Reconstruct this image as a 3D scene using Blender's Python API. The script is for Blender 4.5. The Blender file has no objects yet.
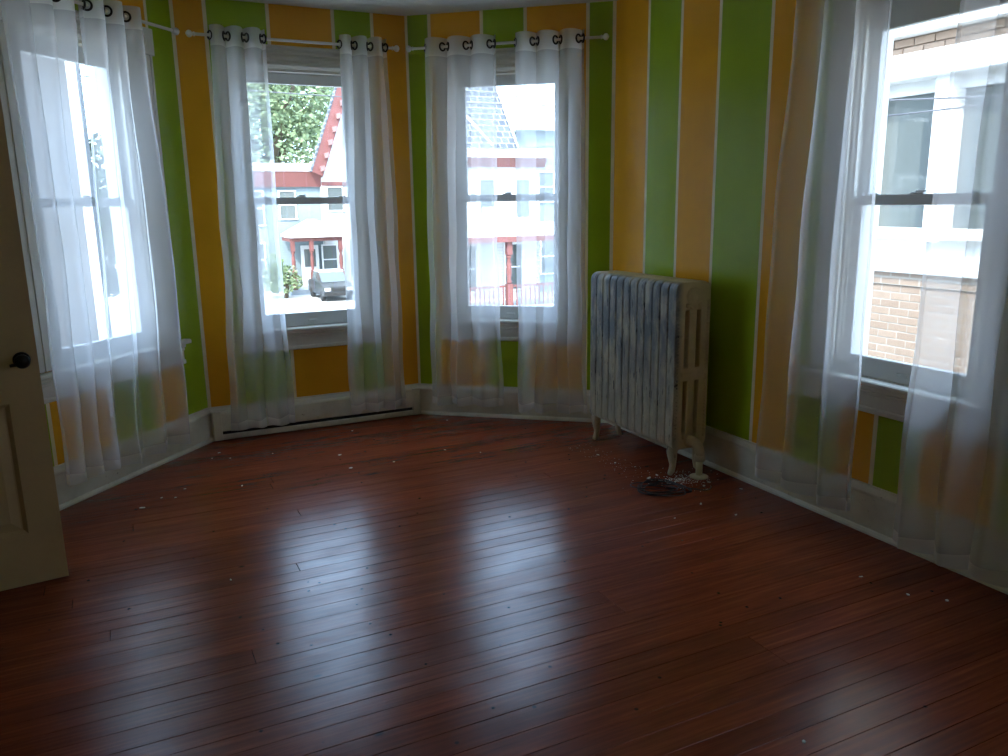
import bpy, bmesh, math, random
from mathutils import Vector, Matrix
R = random.Random(7)
SC = bpy.context.scene
COL = SC.collection

# ------------------------------------------------------------------ camera, sky, sun, exposure
cam_d = bpy.data.cameras.new('camera'); cam = bpy.data.objects.new('camera', cam_d); COL.objects.link(cam)
cam_d.sensor_fit = 'HORIZONTAL'; cam_d.sensor_width = 36.0; cam_d.lens = 28.378
cam_d.clip_start = 0.05; cam_d.clip_end = 400
PITCH, ROLL, YAW = math.radians(12.362), math.radians(-0.854), math.radians(25.688)
_fw = Vector((math.sin(YAW)*math.cos(PITCH), math.cos(YAW)*math.cos(PITCH), -math.sin(PITCH)))
_rt = Vector((math.cos(YAW), -math.sin(YAW), 0)); _up = _rt.cross(_fw)
_r = _rt*math.cos(ROLL) + _up*math.sin(ROLL); _u = _up*math.cos(ROLL) - _rt*math.sin(ROLL)
cam.matrix_world = Matrix(((_r.x, _u.x, -_fw.x, 0), (_r.y, _u.y, -_fw.y, 0), (_r.z, _u.z, -_fw.z, 1.5), (0, 0, 0, 1)))
SC.camera = cam

world = bpy.data.worlds.new('world'); SC.world = world; world.use_nodes = True
wn = world.node_tree; wn.nodes.clear()
w_out = wn.nodes.new('ShaderNodeOutputWorld'); w_bg = wn.nodes.new('ShaderNodeBackground')
w_sky = wn.nodes.new('ShaderNodeTexSky'); w_sky.sky_type = 'NISHITA'; w_sky.sun_disc = False
w_sky.sun_elevation = math.radians(42); w_sky.sun_rotation = math.radians(217); w_sky.dust_density = 3.0; w_sky.air_density = 1.0
w_mul = wn.nodes.new('ShaderNodeMix'); w_mul.data_type = 'RGBA'; w_mul.inputs['Factor'].default_value = 0.66
w_mul.inputs['B'].default_value = (4.5, 6.1, 8.6, 1)          # thin bright haze over the blue sky
wn.links.new(w_sky.outputs['Color'], w_mul.inputs['A'])
wn.links.new(w_mul.outputs['Result'], w_bg.inputs['Color']); w_bg.inputs['Strength'].default_value = 1.0
wn.links.new(w_bg.outputs['Background'], w_out.inputs['Surface'])

sun_d = bpy.data.lights.new('sun', 'SUN'); sun = bpy.data.objects.new('sun', sun_d); COL.objects.link(sun)
sun_d.energy = 5.5; sun_d.angle = math.radians(0.6); sun_d.color = (1.0, 0.95, 0.87)
SUN_DIR = Vector((-0.47, -0.60, 0.65)).normalized()
sun.rotation_euler = SUN_DIR.to_track_quat('Z', 'Y').to_euler(); sun.location = SUN_DIR*30

vs = SC.view_settings
vs.view_transform = 'Standard'; vs.look = 'None'; vs.exposure = 0.5; vs.gamma = 1.0; vs.use_curve_mapping = False
SC.cycles.use_denoising = True
SC.cycles.transparent_max_bounces = 24
SC.cycles.max_bounces = 12; SC.cycles.diffuse_bounces = 6
SC.cycles.sample_clamp_indirect = 20.0

# ------------------------------------------------------------------ materials
def principled(name):
    m = bpy.data.materials.new(name); m.use_nodes = True
    nt = m.node_tree; return m, nt, nt.nodes['Principled BSDF']
def node(nt, t, **kw):
    n = nt.nodes.new(t)
    for k, v in kw.items():
        if k in n.inputs: n.inputs[k].default_value = v
        else: setattr(n, k, v)
    return n
def ramp(nt, fac, stops):
    r = nt.nodes.new('ShaderNodeValToRGB'); e = r.color_ramp.elements
    while len(e) < len(stops): e.new(0.5)
    for i, (p, c) in enumerate(stops):
        e[i].position = p; e[i].color = c if len(c) == 4 else (*c, 1)
    nt.links.new(fac, r.inputs['Fac']); return r
def mixc(nt, fac, a, b, mode='MIX'):
    m = nt.nodes.new('ShaderNodeMix'); m.data_type = 'RGBA'; m.blend_type = mode
    for s, v in (('Factor', fac), ('A', a), ('B', b)):
        if hasattr(v, 'links') or isinstance(v, bpy.types.NodeSocket): nt.links.new(v, m.inputs[s])
        else: m.inputs[s].default_value = v if s == 'Factor' else (*v[:3], 1)
    return m.outputs['Result']
def pos(nt, scale=(1, 1, 1)):
    g = nt.nodes.new('ShaderNodeNewGeometry'); mp = nt.nodes.new('ShaderNodeMapping'); mp.inputs['Scale'].default_value = scale
    nt.links.new(g.outputs['Position'], mp.inputs['Vector']); return mp.outputs['Vector']
def noise(nt, vec, scale, detail=4, rough=0.55):
    n = nt.nodes.new('ShaderNodeTexNoise'); n.inputs['Scale'].default_value = scale; n.inputs['Detail'].default_value = detail
    n.inputs['Roughness'].default_value = rough; nt.links.new(vec, n.inputs['Vector']); return n.outputs['Fac']
def bump(nt, bs, h, strength, dist=0.01):
    b = nt.nodes.new('ShaderNodeBump'); b.inputs['Strength'].default_value = strength; b.inputs['Distance'].default_value = dist
    nt.links.new(h, b.inputs['Height']); nt.links.new(b.outputs['Normal'], bs.inputs['Normal'])
def paint(name, c, rough=0.5, var=0.12, nscale=6, bstr=0.15, spec=0.5, bscale=None):
    m, nt, bs = principled(name); v = pos(nt)
    n = noise(nt, v, nscale, 5)
    lo = tuple(x*(1-var) for x in c); hi = tuple(min(1, x*(1+var)) for x in c)
    r = ramp(nt, n, [(0.3, lo), (0.7, hi)])
    nt.links.new(r.outputs['Color'], bs.inputs['Base Color'])
    bs.inputs['Roughness'].default_value = rough; bs.inputs['Specular IOR Level'].default_value = spec
    if bstr: bump(nt, bs, noise(nt, v, bscale or nscale*9, 3), bstr, 0.004)
    return m
M = {}
M['orange'] = paint('wall_paint_orange', (0.78, 0.372, 0.018), 0.24, 0.07, 3, 0.18, 0.28, 22)
M['green'] = paint('wall_paint_green', (0.31, 0.44, 0.016), 0.24, 0.07, 3, 0.18, 0.28, 22)
M['cream_line'] = paint('wall_paint_cream_line', (0.80, 0.70, 0.44), 0.4, 0.08, 8, 0.2)
M['ceiling'] = paint('ceiling_paint', (0.62, 0.62, 0.58), 0.8, 0.04, 2, 0.2, 0.3, 30)
M['wood_white'] = paint('white_woodwork_paint', (0.70, 0.68, 0.60), 0.42, 0.08, 5, 0.1)
M['sash_white'] = paint('white_sash', (0.72, 0.74, 0.74), 0.4, 0.04, 5, 0.0)
M['door_cream'] = paint('cream_door_paint', (0.50, 0.365, 0.185), 0.45, 0.06, 5, 0.12)
M['plastic_white'] = paint('white_rod_enamel', (0.72, 0.68, 0.58), 0.35, 0.04, 5, 0)
M['bronze'] = paint('dark_bronze', (0.018, 0.014, 0.012), 0.35, 0.2, 20, 0); M['bronze'].node_tree.nodes['Principled BSDF'].inputs['Metallic'].default_value = 0.6
M['dark_gap'] = paint('dark_slot', (0.025, 0.022, 0.02), 0.9, 0.1, 5, 0)
M['blind'] = paint('blind_vinyl', (0.66, 0.68, 0.68), 0.45, 0.03, 5, 0)
M['cord'] = paint('black_cord_rubber', (0.012, 0.010, 0.010), 0.5, 0.2, 30, 0)
M['chip'] = paint('paint_chip', (0.72, 0.69, 0.60), 0.7, 0.1, 60, 0)
M['outer'] = paint('outer_wall_paint', (0.5, 0.48, 0.42), 0.8, 0.1, 2, 0.1)
M['hall'] = paint('hall_paint', (0.5, 0.42, 0.3), 0.7, 0.05, 2, 0.1)

def baseboard_mat():
    m, nt, bs = principled('baseboard_cream'); v = pos(nt)
    n = noise(nt, v, 7, 6); c = ramp(nt, n, [(0.3, (0.56, 0.52, 0.41)), (0.6, (0.68, 0.65, 0.54))]).outputs['Color']
    d = ramp(nt, noise(nt, v, 38, 4, 0.7), [(0.66, (0, 0, 0)), (0.74, (1, 1, 1))]).outputs['Color']
    c = mixc(nt, d, c, (0.25, 0.20, 0.14)); nt.links.new(c, bs.inputs['Base Color'])
    bs.inputs['Roughness'].default_value = 0.45; bump(nt, bs, n, 0.1, 0.01); return m
M['baseboard'] = baseboard_mat()

def floor_mat():
    m, nt, bs = principled('red_brown_floor_board')
    oi = nt.nodes.new('ShaderNodeObjectInfo'); g = nt.nodes.new('ShaderNodeNewGeometry')
    off = nt.nodes.new('ShaderNodeVectorMath'); off.operation = 'SCALE'; off.inputs[0].default_value = (37.0, 0, 11.0)
    nt.links.new(oi.outputs['Random'], off.inputs['Scale'])
    add = nt.nodes.new('ShaderNodeVectorMath'); add.operation = 'ADD'
    nt.links.new(g.outputs['Position'], add.inputs[0]); nt.links.new(off.outputs['Vector'], add.inputs[1])
    mp = nt.nodes.new('ShaderNodeMapping'); mp.inputs['Scale'].default_value = (1.0, 22.0, 1.0)
    nt.links.new(add.outputs['Vector'], mp.inputs['Vector']); gv = mp.outputs['Vector']
    grain = noise(nt, gv, 3.0, 8, 0.62)
    wv = nt.nodes.new('ShaderNodeTexWave'); wv.wave_type = 'BANDS'; wv.bands_direction = 'Y'
    mp2 = nt.nodes.new('ShaderNodeMapping'); mp2.inputs['Scale'].default_value = (0.35, 6.0, 1.0); nt.links.new(add.outputs['Vector'], mp2.inputs['Vector'])
    nt.links.new(mp2.outputs['Vector'], wv.inputs['Vector']); wv.inputs['Scale'].default_value = 2.2; wv.inputs['Distortion'].default_value = 9.0; wv.inputs['Detail'].default_value = 3; wv.inputs['Detail Scale'].default_value = 1.2
    c = ramp(nt, grain, [(0.25, (0.12, 0.024, 0.011)), (0.55, (0.23, 0.048, 0.019)), (0.8, (0.32, 0.080, 0.029))]).outputs['Color']
    c = mixc(nt, ramp(nt, wv.outputs['Color'], [(0.35, (0, 0, 0)), (0.75, (0.35, 0.35, 0.35))]).outputs['Color'], c, (0.15, 0.030, 0.012))
    tone = ramp(nt, oi.outputs['Random'], [(0.0, (0.82, 0.78, 0.78)), (0.5, (1, 1, 1)), (1.0, (1.15, 1.12, 1.05))]).outputs['Color']
    c = mixc(nt, 1.0, c, tone, 'MULTIPLY')
    # dark knots, nail holes and stains
    vp = pos(nt)
    kn = nt.nodes.new('ShaderNodeTexVoronoi'); kn.inputs['Scale'].default_value = 3.1
    mpk = nt.nodes.new('ShaderNodeMapping'); mpk.inputs['Scale'].default_value = (0.8, 1.5, 1); nt.links.new(vp, mpk.inputs['Vector']); nt.links.new(mpk.outputs['Vector'], kn.inputs['Vector'])
    kf = ramp(nt, kn.outputs['Distance'], [(0.02, (0.8, 0.8, 0.8)), (0.05, (0, 0, 0))]).outputs['Color']
    c = mixc(nt, kf, c, (0.022, 0.010, 0.007))
    st = ramp(nt, noise(nt, pos(nt, (1.0, 2.6, 1)), 2.4, 5, 0.6), [(0.5, (0, 0, 0)), (0.85, (0.5, 0.5, 0.5))]).outputs['Color']
    c = mixc(nt, st, c, (0.038, 0.014, 0.010))
    # nail holes and fine scratches
    nh = nt.nodes.new('ShaderNodeTexVoronoi'); nh.inputs['Scale'].default_value = 9.0; nt.links.new(vp, nh.inputs['Vector'])
    c = mixc(nt, ramp(nt, nh.outputs['Distance'], [(0.045, (0.9, 0.9, 0.9)), (0.075, (0, 0, 0))]).outputs['Color'], c, (0.02, 0.010, 0.008))
    scn = noise(nt, pos(nt, (3.0, 60.0, 1)), 2.0, 6, 0.7)
    c = mixc(nt, ramp(nt, scn, [(0.62, (0, 0, 0)), (0.80, (0.30, 0.30, 0.30))]).outputs['Color'], c, (0.40, 0.20, 0.13))
    nt.links.new(c, bs.inputs['Base Color'])
    rr = ramp(nt, noise(nt, pos(nt, (1.0, 2.2, 1)), 3.0, 8, 0.7), [(0.3, (0.17, 0.17, 0.17)), (0.7, (0.266, 0.266, 0.266))]).outputs['Color']
    nt.links.new(rr, bs.inputs['Roughness']); nt.links.new(ramp(nt, noise(nt, pos(nt, (1.0, 1.8, 1)), 3.6, 9, 0.7), [(0.34, (0.13, 0.13, 0.13)), (0.62, (0.35, 0.35, 0.35))]).outputs['Color'], bs.inputs['Specular IOR Level'])
    bh = nt.nodes.new('ShaderNodeMath'); bh.operation = 'ADD'; nt.links.new(grain, bh.inputs[0]); nt.links.new(noise(nt, pos(nt, (0.6, 4, 1)), 3.0, 4), bh.inputs[1])
    sw = nt.nodes.new('ShaderNodeMath'); sw.operation = 'ADD'; nt.links.new(bh.outputs[0], sw.inputs[0]); nt.links.new(noise(nt, pos(nt, (1.0, 1.6, 1)), 9.0, 6, 0.65), sw.inputs[1])
    bump(nt, bs, sw.outputs[0], 0.05, 0.006)
    return m
M['floor'] = floor_mat()

def sheer(name, t, col, sc):
    m = bpy.data.materials.new(name); m.use_nodes = True; nt = m.node_tree; nt.nodes.clear()
    out = nt.nodes.new('ShaderNodeOutputMaterial'); tr = nt.nodes.new('ShaderNodeBsdfTransparent')
    tl = nt.nodes.new('ShaderNodeBsdfTranslucent'); df = nt.nodes.new('ShaderNodeBsdfDiffuse')
    tl.inputs['Color'].default_value = (*col, 1); df.inputs['Color'].default_value = (*col, 1); tr.inputs['Color'].default_value = (0.98, 0.98, 0.98, 1)
    a = nt.nodes.new('ShaderNodeMixShader'); a.inputs['Fac'].default_value = 0.20
    nt.links.new(tl.outputs[0], a.inputs[1]); nt.links.new(df.outputs[0], a.inputs[2])
    b = nt.nodes.new('ShaderNodeMixShader')
    b.inputs['Fac'].default_value = 1-t; nt.links.new(tr.outputs[0], b.inputs[1]); nt.links.new(a.outputs[0], b.inputs[2])
    nt.links.new(b.outputs[0], out.inputs['Surface']); return m
M['sheer'] = sheer('white_sheer_voile', 0.60, (0.95, 0.96, 0.99), 0.04)
M['sheer_edge'] = sheer('white_sheer_edge', 0.60, (0.95, 0.95, 0.96), 0.03)
M['sheer_dense'] = sheer('white_sheer_double_layer', 0.30, (0.88, 0.88, 0.86), 0.03)

def glass_mat():
    m = bpy.data.materials.new('window_glass'); m.use_nodes = True; nt = m.node_tree; nt.nodes.clear()
    out = nt.nodes.new('ShaderNodeOutputMaterial'); tr = nt.nodes.new('ShaderNodeBsdfTransparent'); gl = nt.nodes.new('ShaderNodeBsdfGlossy')
    gl.inputs['Roughness'].default_value = 0.02; tr.inputs['Color'].default_value = (0.93, 0.96, 0.96, 1)
    mx = nt.nodes.new('ShaderNodeMixShader'); mx.inputs['Fac'].default_value = 0.06
    nt.links.new(tr.outputs[0], mx.inputs[1]); nt.links.new(gl.outputs[0], mx.inputs[2]); nt.links.new(mx.outputs[0], out.inputs['Surface']); return m
M['glass'] = glass_mat()

def radiator_mat():
    m, nt, bs = principled('old_radiator_paint'); v = pos(nt)
    n1 = noise(nt, v, 9, 6, 0.6)
    c = ramp(nt, n1, [(0.3, (0.58, 0.48, 0.28)), (0.65, (0.70, 0.60, 0.39))]).outputs['Color']
    # worn blue-grey paint plus window daylight painted in, stronger on the upper front
    tc = nt.nodes.new('ShaderNodeNewGeometry'); sx = nt.nodes.new('ShaderNodeSeparateXYZ'); nt.links.new(tc.outputs['Position'], sx.inputs[0])
    def mr(sock, a, b, lo=0.0, hi=1.0):
        k = nt.nodes.new('ShaderNodeMapRange'); k.inputs['From Min'].default_value = a; k.inputs['From Max'].default_value = b
        k.inputs['To Min'].default_value = lo; k.inputs['To Max'].default_value = hi; nt.links.new(sock, k.inputs['Value']); return k.outputs['Result']
    def mul(a, b):
        k = nt.nodes.new('ShaderNodeMath'); k.operation = 'MULTIPLY'; nt.links.new(a, k.inputs[0]); nt.links.new(b, k.inputs[1]); return k.outputs[0]
    front = mr(sx.outputs['X'], 2.70, 2.66); high = mr(sx.outputs['Z'], 0.05, 0.75, 0.40, 1.0)
    fn = ramp(nt, noise(nt, pos(nt, (1, 4.5, 1.5)), 3.0, 6, 0.6), [(0.36, (0.5, 0.5, 0.5)), (0.55, (1, 1, 1))]).outputs['Color']
    blue = mul(mul(front, high), fn)
    c = mixc(nt, blue, c, (0.135, 0.150, 0.158))
    wht = ramp(nt, noise(nt, pos(nt, (1, 3, 1.4)), 7.0, 5, 0.65), [(0.55, (0, 0, 0)), (0.7, (0.28, 0.28, 0.28))]).outputs['Color']
    c = mixc(nt, mul(front, wht), c, (0.42, 0.43, 0.42))
    dark = ramp(nt, noise(nt, pos(nt, (1, 8, 1.1)), 7.5, 5, 0.6), [(0.60, (0, 0, 0)), (0.645, (1, 1, 1))]).outputs['Color']
    c = mixc(nt, mul(front, dark), c, (0.035, 0.035, 0.04))
    nt.links.new(c, bs.inputs['Base Color']); bs.inputs['Roughness'].default_value = 0.45
    bump(nt, bs, noise(nt, v, 70, 4, 0.6), 0.45, 0.006); return m
M['radiator'] = radiator_mat()

# ------------------------------------------------------------------ mesh builder
class MB:
    def __init__(s, f=None): s.v = []; s.f = []; s.mi = []; s.sm = []; s.T = f or (lambda a, b, c: Vector((a, b, c)))
    def add(s, vs, fs, mi=0, smooth=False):
        b = len(s.v); s.v += [s.T(*p) for p in vs]
        for f in fs: s.f.append([b+i for i in f]); s.mi.append(mi); s.sm.append(smooth)
        return s
    def box(s, x0, x1, y0, y1, z0, z1, mi=0, ch=0.0):
        if ch <= 0:
            return s.add([(x, y, z) for z in (z0, z1) for y in (y0, y1) for x in (x0, x1)],
                  [(0, 2, 3, 1), (4, 5, 7, 6), (0, 1, 5, 4), (2, 6, 7, 3), (0, 4, 6, 2), (1, 3, 7, 5)], mi)
        bm = bmesh.new(); bmesh.ops.create_cube(bm, size=1)
        for v in bm.verts: v.co = Vector(((x0+x1)/2+v.co.x*(x1-x0), (y0+y1)/2+v.co.y*(y1-y0), (z0+z1)/2+v.co.z*(z1-z0)))
        bmesh.ops.bevel(bm, geom=bm.edges[:], offset=ch, segments=1, affect='EDGES', profile=0.5)
        return s.frombm(bm, mi)
    def frombm(s, bm, mi=0, smooth=False):
        bm.verts.index_update(); s.add([tuple(v.co) for v in bm.verts], [[v.index for v in f.verts] for f in bm.faces], mi, smooth); bm.free(); return s
    def prism(s, poly, axis, a, b, mi=0):
        """poly: 2D points; axis: which coordinate is extruded (0,1,2)"""
        def p3(q, h):
            l = [0, 0, 0]; o = [i for i in range(3) if i != axis]; l[o[0]], l[o[1]] = q; l[axis] = h; return tuple(l)
        n = len(poly); vs = [p3(q, a) for q in poly]+[p3(q, b) for q in poly]
        fs = [tuple(range(n))[::-1], tuple(range(n, 2*n))]+[(i, (i+1) % n, n+(i+1) % n, n+i) for i in range(n)]
        return s.add(vs, fs, mi)
    def tube(s, pts, rad, seg=10, mi=0, cap=True, closed=False):
        P = [s.T(*p) if not isinstance(p, Vector) else p for p in pts]; n = len(P)
        rr = rad if isinstance(rad, (list, tuple)) else [rad]*n
        b = len(s.v); prev = None
        for i in range(n):
            t = (P[(i+1) % n]-P[i-1]) if closed else (P[min(i+1, n-1)]-P[max(i-1, 0)])
            t.normalize()
            if prev is None:
                a = Vector((0, 0, 1)) if abs(t.z) < 0.9 else Vector((1, 0, 0)); u = t.cross(a).normalized()
            else:
                u = (prev-t*prev.dot(t)).normalized()
            prev = u; w = t.cross(u)
            for k in range(seg):
                an = 2*math.pi*k/seg; s.v.append(P[i]+(u*math.cos(an)+w*math.sin(an))*rr[i])
        for i in range(n if closed else n-1):
            for k in range(seg):
                j = (i+1) % n
                s.f.append([b+i*seg+k, b+i*seg+(k+1) % seg, b+j*seg+(k+1) % seg, b+j*seg+k]); s.mi.append(mi); s.sm.append(True)
        if cap and not closed:
            s.f.append([b+k for k in range(seg)][::-1]); s.f.append([b+(n-1)*seg+k for k in range(seg)]); s.mi += [mi, mi]; s.sm += [False, False]
        return s
    def lathe(s, prof, origin, axis, seg=16, mi=0):
        """prof: (radius, height) along world axis vector"""
        ax = Vector(axis).normalized(); a = Vector((0, 0, 1)) if abs(ax.z) < 0.9 else Vector((1, 0, 0)); u = ax.cross(a).normalized(); w = ax.cross(u)
        b = len(s.v); o = Vector(origin)
        for r, h in prof:
            for k in range(seg):
                an = 2*math.pi*k/seg; s.v.append(o+ax*h+(u*math.cos(an)+w*math.sin(an))*r)
        for i in range(len(prof)-1):
            for k in range(seg):
                s.f.append([b+i*seg+k, b+i*seg+(k+1) % seg, b+(i+1)*seg+(k+1) % seg, b+(i+1)*seg+k]); s.mi.append(mi); s.sm.append(True)
        s.f.append([b+k for k in range(seg)][::-1]); s.f.append([b+(len(prof)-1)*seg+k for k in range(seg)]); s.mi += [mi, mi]; s.sm += [False, False]
        return s
    def torus(s, c, axis, Rm, rm, seg=20, seg2=8, mi=0):
        ax = Vector(axis).normalized(); a = Vector((0, 0, 1)) if abs(ax.z) < 0.9 else Vector((1, 0, 0)); u = ax.cross(a).normalized(); w = ax.cross(u)
        return s.tube([Vector(c)+(u*math.cos(2*math.pi*k/seg)+w*math.sin(2*math.pi*k/seg))*Rm for k in range(seg)], rm, seg2, mi, closed=True)

def origin_of(o):
    p = Vector((0, 0, 0))
    while o is not None: p += o.location; o = o.parent
    return p
def build(name, mb, mats, parent=None, base=None, fix=True):
    """link what mb holds as ONE mesh object; its vertices are in world space"""
    o_par = origin_of(parent) if parent else Vector((0, 0, 0))
    if parent is None and base is None and mb.v:
        xs = [v.x for v in mb.v]; ys = [v.y for v in mb.v]; base = Vector(((min(xs)+max(xs))/2, (min(ys)+max(ys))/2, min(v.z for v in mb.v)))
    loc = Vector(base) if base is not None else o_par
    me = bpy.data.meshes.new(name); me.from_pydata([tuple(v-loc) for v in mb.v], [], mb.f)
    for m in (mats if isinstance(mats, (list, tuple)) else [mats]): me.materials.append(M[m] if isinstance(m, str) else m)
    me.polygons.foreach_set('material_index', mb.mi); me.polygons.foreach_set('use_smooth', mb.sm)
    if fix:
        bm = bmesh.new(); bm.from_mesh(me); bmesh.ops.recalc_face_normals(bm, faces=bm.faces[:]); bm.to_mesh(me); bm.free()
    me.update()
    o = bpy.data.objects.new(name, me); COL.objects.link(o); o.location = loc-o_par
    if parent: o.parent = parent
    return o
def tag(o, label=None, cat=None, group=None, kind=None):
    if label: o['label'] = label
    if cat: o['category'] = cat
    if group: o['group'] = group
    if kind: o['kind'] = kind
    return o
def thing(name, label, cat, loc, group=None, kind=None):
    o = bpy.data.objects.new(name, None); COL.objects.link(o); o.location = loc; o.empty_display_size = 0.1
    return tag(o, label, cat, group, kind)
def copy_tree(o, parent=None):
    c = o.copy(); COL.objects.link(c); c.parent = parent
    for ch in list(o.children): copy_tree(ch, c)
    return c

# ------------------------------------------------------------------ room plan
CEIL = 2.731; TH = 0.20
P_AB = Vector((0.439, 5.395)); P_BC = Vector((1.898, 5.395)); P_CD = Vector((2.989, 4.508))
ang = math.radians(47.35); dA = Vector((-math.cos(ang), -math.sin(ang))); LA = 1.42
P_A = P_AB + dA*LA
XL = -1.10; YB = -1.35
P_L = Vector((XL, P_A.y)); P_BL = Vector((XL, YB)); P_BR = Vector((P_CD.x, YB))
class Frame:
    def __init__(s, o, e):
        s.o = o; s.t = (e-o).normalized(); s.L = (e-o).length; n = Vector((s.t.y, -s.t.x))
        if n.dot(Vector((1.0, 2.0))-o) < 0: n = -n
        s.n = n
    def __call__(s, a, b, z): q = s.o+s.t*a+s.n*b; return Vector((q.x, q.y, z))
F = {'A': Frame(P_AB, P_A), 'B': Frame(P_AB, P_BC), 'C': Frame(P_BC, P_CD), 'D': Frame(P_CD, P_BR),
     'S': Frame(P_A, P_L), 'L': Frame(P_L, P_BL), 'K': Frame(P_BR, P_BL)}

WIN = {'A': 0.765, 'B': 0.725, 'C': 0.695, 'D': 2.225}
WHK = {'A': 0.355, 'B': 0.375, 'C': 0.375, 'D': 0.352}      # half width of the opening
CASE = {'A': 0.200, 'B': 0.112, 'C': 0.112, 'D': 0.125}     # width of the side casing
RAIL = {'A': 1.538, 'B': 1.538, 'C': 1.538, 'D': 1.492}     # height of the meeting rails
HEAD = {'A': 2.255, 'B': 2.272, 'C': 2.272, 'D': 2.200}     # top of the upper pane
WZ0, WZ1 = 0.69, 2.36                 # rough opening
def wall(name, fr, lines, first, openings, label, e0, e1):
    """inner face cut into painted stripes; lines = positions of the cream lines; e0/e1 = outer-face extension at the two ends"""
    LW = 0.011
    cuts = [0.0]; mats = []; c = first
    for l in lines: cuts += [l-LW, l+LW]
    cuts.append(fr.L)
    def mat_at(s):
        k = 0
        for l in lines:
            if abs(s-l) < LW: return 2
            if s > l: k += 1
        return (first+k) % 2
    zc = [0.0, CEIL]
    for a, b, z0, z1 in openings: cuts += [a, b]; zc += [z0, z1]
    cuts = sorted(set(round(x, 5) for x in cuts)); zc = sorted(set(zc))
    mb = MB(fr)
    def inside(s, z): return any(a < s < b and z0 < z < z1 for a, b, z0, z1 in openings)
    for i in range(len(cuts)-1):
        for j in range(len(zc)-1):
            s0, s1, z0, z1 = cuts[i], cuts[i+1], zc[j], zc[j+1]
            if inside((s0+s1)/2, (z0+z1)/2): continue
            mb.add([(s0, 0, z0), (s1, 0, z0), (s1, 0, z1), (s0, 0, z1)], [(0, 1, 2, 3)], mat_at((s0+s1)/2))
            o0 = -e0 if i == 0 else s0; o1 = fr.L+e1 if i == len(cuts)-2 else s1
            mb.add([(o0, -TH, z0), (o1, -TH, z0), (o1, -TH, z1), (o0, -TH, z1)], [(3, 2, 1, 0)], 3)
            if j == 0: mb.add([(s0, 0, z0), (s1, 0, z0), (o1, -TH, z0), (o0, -TH, z0)], [(0, 1, 2, 3)], 3)
            if j == len(zc)-2: mb.add([(s0, 0, z1), (s1, 0, z1), (o1, -TH, z1), (o0, -TH, z1)], [(0, 1, 2, 3)], 3)
    for a, b, z0, z1 in openings:
        for q in ([(a, 0, z0), (a, 0, z1), (a, -TH, z1), (a, -TH, z0)], [(b, 0, z0), (b, 0, z1), (b, -TH, z1), (b, -TH, z0)],
                  [(a, 0, z0), (b, 0, z0), (b, -TH, z0), (a, -TH, z0)], [(a, 0, z1), (b, 0, z1), (b, -TH, z1), (a, -TH, z1)]):
            mb.add(q, [(0, 1, 2, 3)], 4)
    o = build(name, mb, ['orange', 'green', 'cream_line', 'outer', 'wood_white'], fix=False)
    return tag(o, label, 'wall', kind='structure')
def opn(k): return [(WIN[k]-WHK[k], WIN[k]+WHK[k], WZ0, WZ1)]
def ext(t1, t2):
    a = math.acos(max(-1, min(1, t1.dot(t2)))); return TH*math.tan(a/2)
x_ab = ext(F['A'].t*-1, F['B'].t); x_bc = ext(F['B'].t, F['C'].t); x_cd = ext(F['C'].t, F['D'].t)
# 0 = orange/yellow, 1 = green
wall('wall_bay_left', F['A'], [0.207, 0.48, 0.82, 1.22], 1, opn('A'), 'green and orange striped bay wall beside the open door', x_ab, 0.0)
wall('wall_bay_center', F['B'], [0.010, 0.195, 0.565, 0.973, 1.232], 1, opn('B'), 'striped middle bay wall above the white baseboard heater', x_ab, x_bc)
wall('wall_bay_right', F['C'], [0.008, 0.170, 0.529, 0.821, 1.227, 1.395], 0, opn('C'), 'striped bay wall with window behind the radiator end', x_bc, x_cd)
dl = [0.352, 0.662, 0.983, 1.362, 1.66, 1.93, 2.135, 2.364, 2.70, 3.02, 3.34, 3.66, 3.98, 4.30, 4.62, 4.94, 5.26, 5.58]
WIN['E'], WHK['E'], CASE['E'], RAIL['E'], HEAD['E'] = 4.85, 0.375, 0.112, 1.538, 2.272  # added unseen window, brightens the door and the near radiator end
F['E'] = F['D']
wall('wall_right', F['D'], dl, 0, opn('D')+opn('E'), 'long yellow and green striped wall behind the radiator', x_cd, TH)
wall('wall_front', F['S'], [0.30], 0, [], 'short striped wall piece behind the open door', 0.0, TH)
DY0, DY1 = 2.70, 3.48      # doorway in the left wall
wall('wall_left', F['L'], [0.45+0.32*i for i in range(15)], 1, [(P_A.y-DY1, P_A.y-DY0, 0.0, 2.05)], 'striped left wall with the doorway', TH, TH)
wall('wall_back', F['K'], [0.3+0.33*i for i in range(11)], 1, [], 'striped wall at the back of the room', TH, TH)

# ceiling, subfloor
poly = [P_BL, P_L, P_A, P_AB, P_BC, P_CD, P_BR]
cx = sum(p.x for p in poly)/7; cy = sum(p.y for p in poly)/7
def grow(p, d): v = Vector((p.x-cx, p.y-cy)); return (p.x+v.normalized().x*d, p.y+v.normalized().y*d)
mb = MB(); mb.prism([grow(p, 0.45) for p in poly], 2, CEIL, CEIL+0.25)
tag(build('ceiling', mb, 'ceiling'), 'plain off-white ceiling', 'ceiling', kind='structure')
mb = MB(); mb.prism([grow(p, 0.25) for p in poly], 2, -0.25, -0.024)
floor = tag(build('floor', mb, 'dark_gap'), 'worn red-brown varnished plank floor', 'floor', kind='structure')

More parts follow.
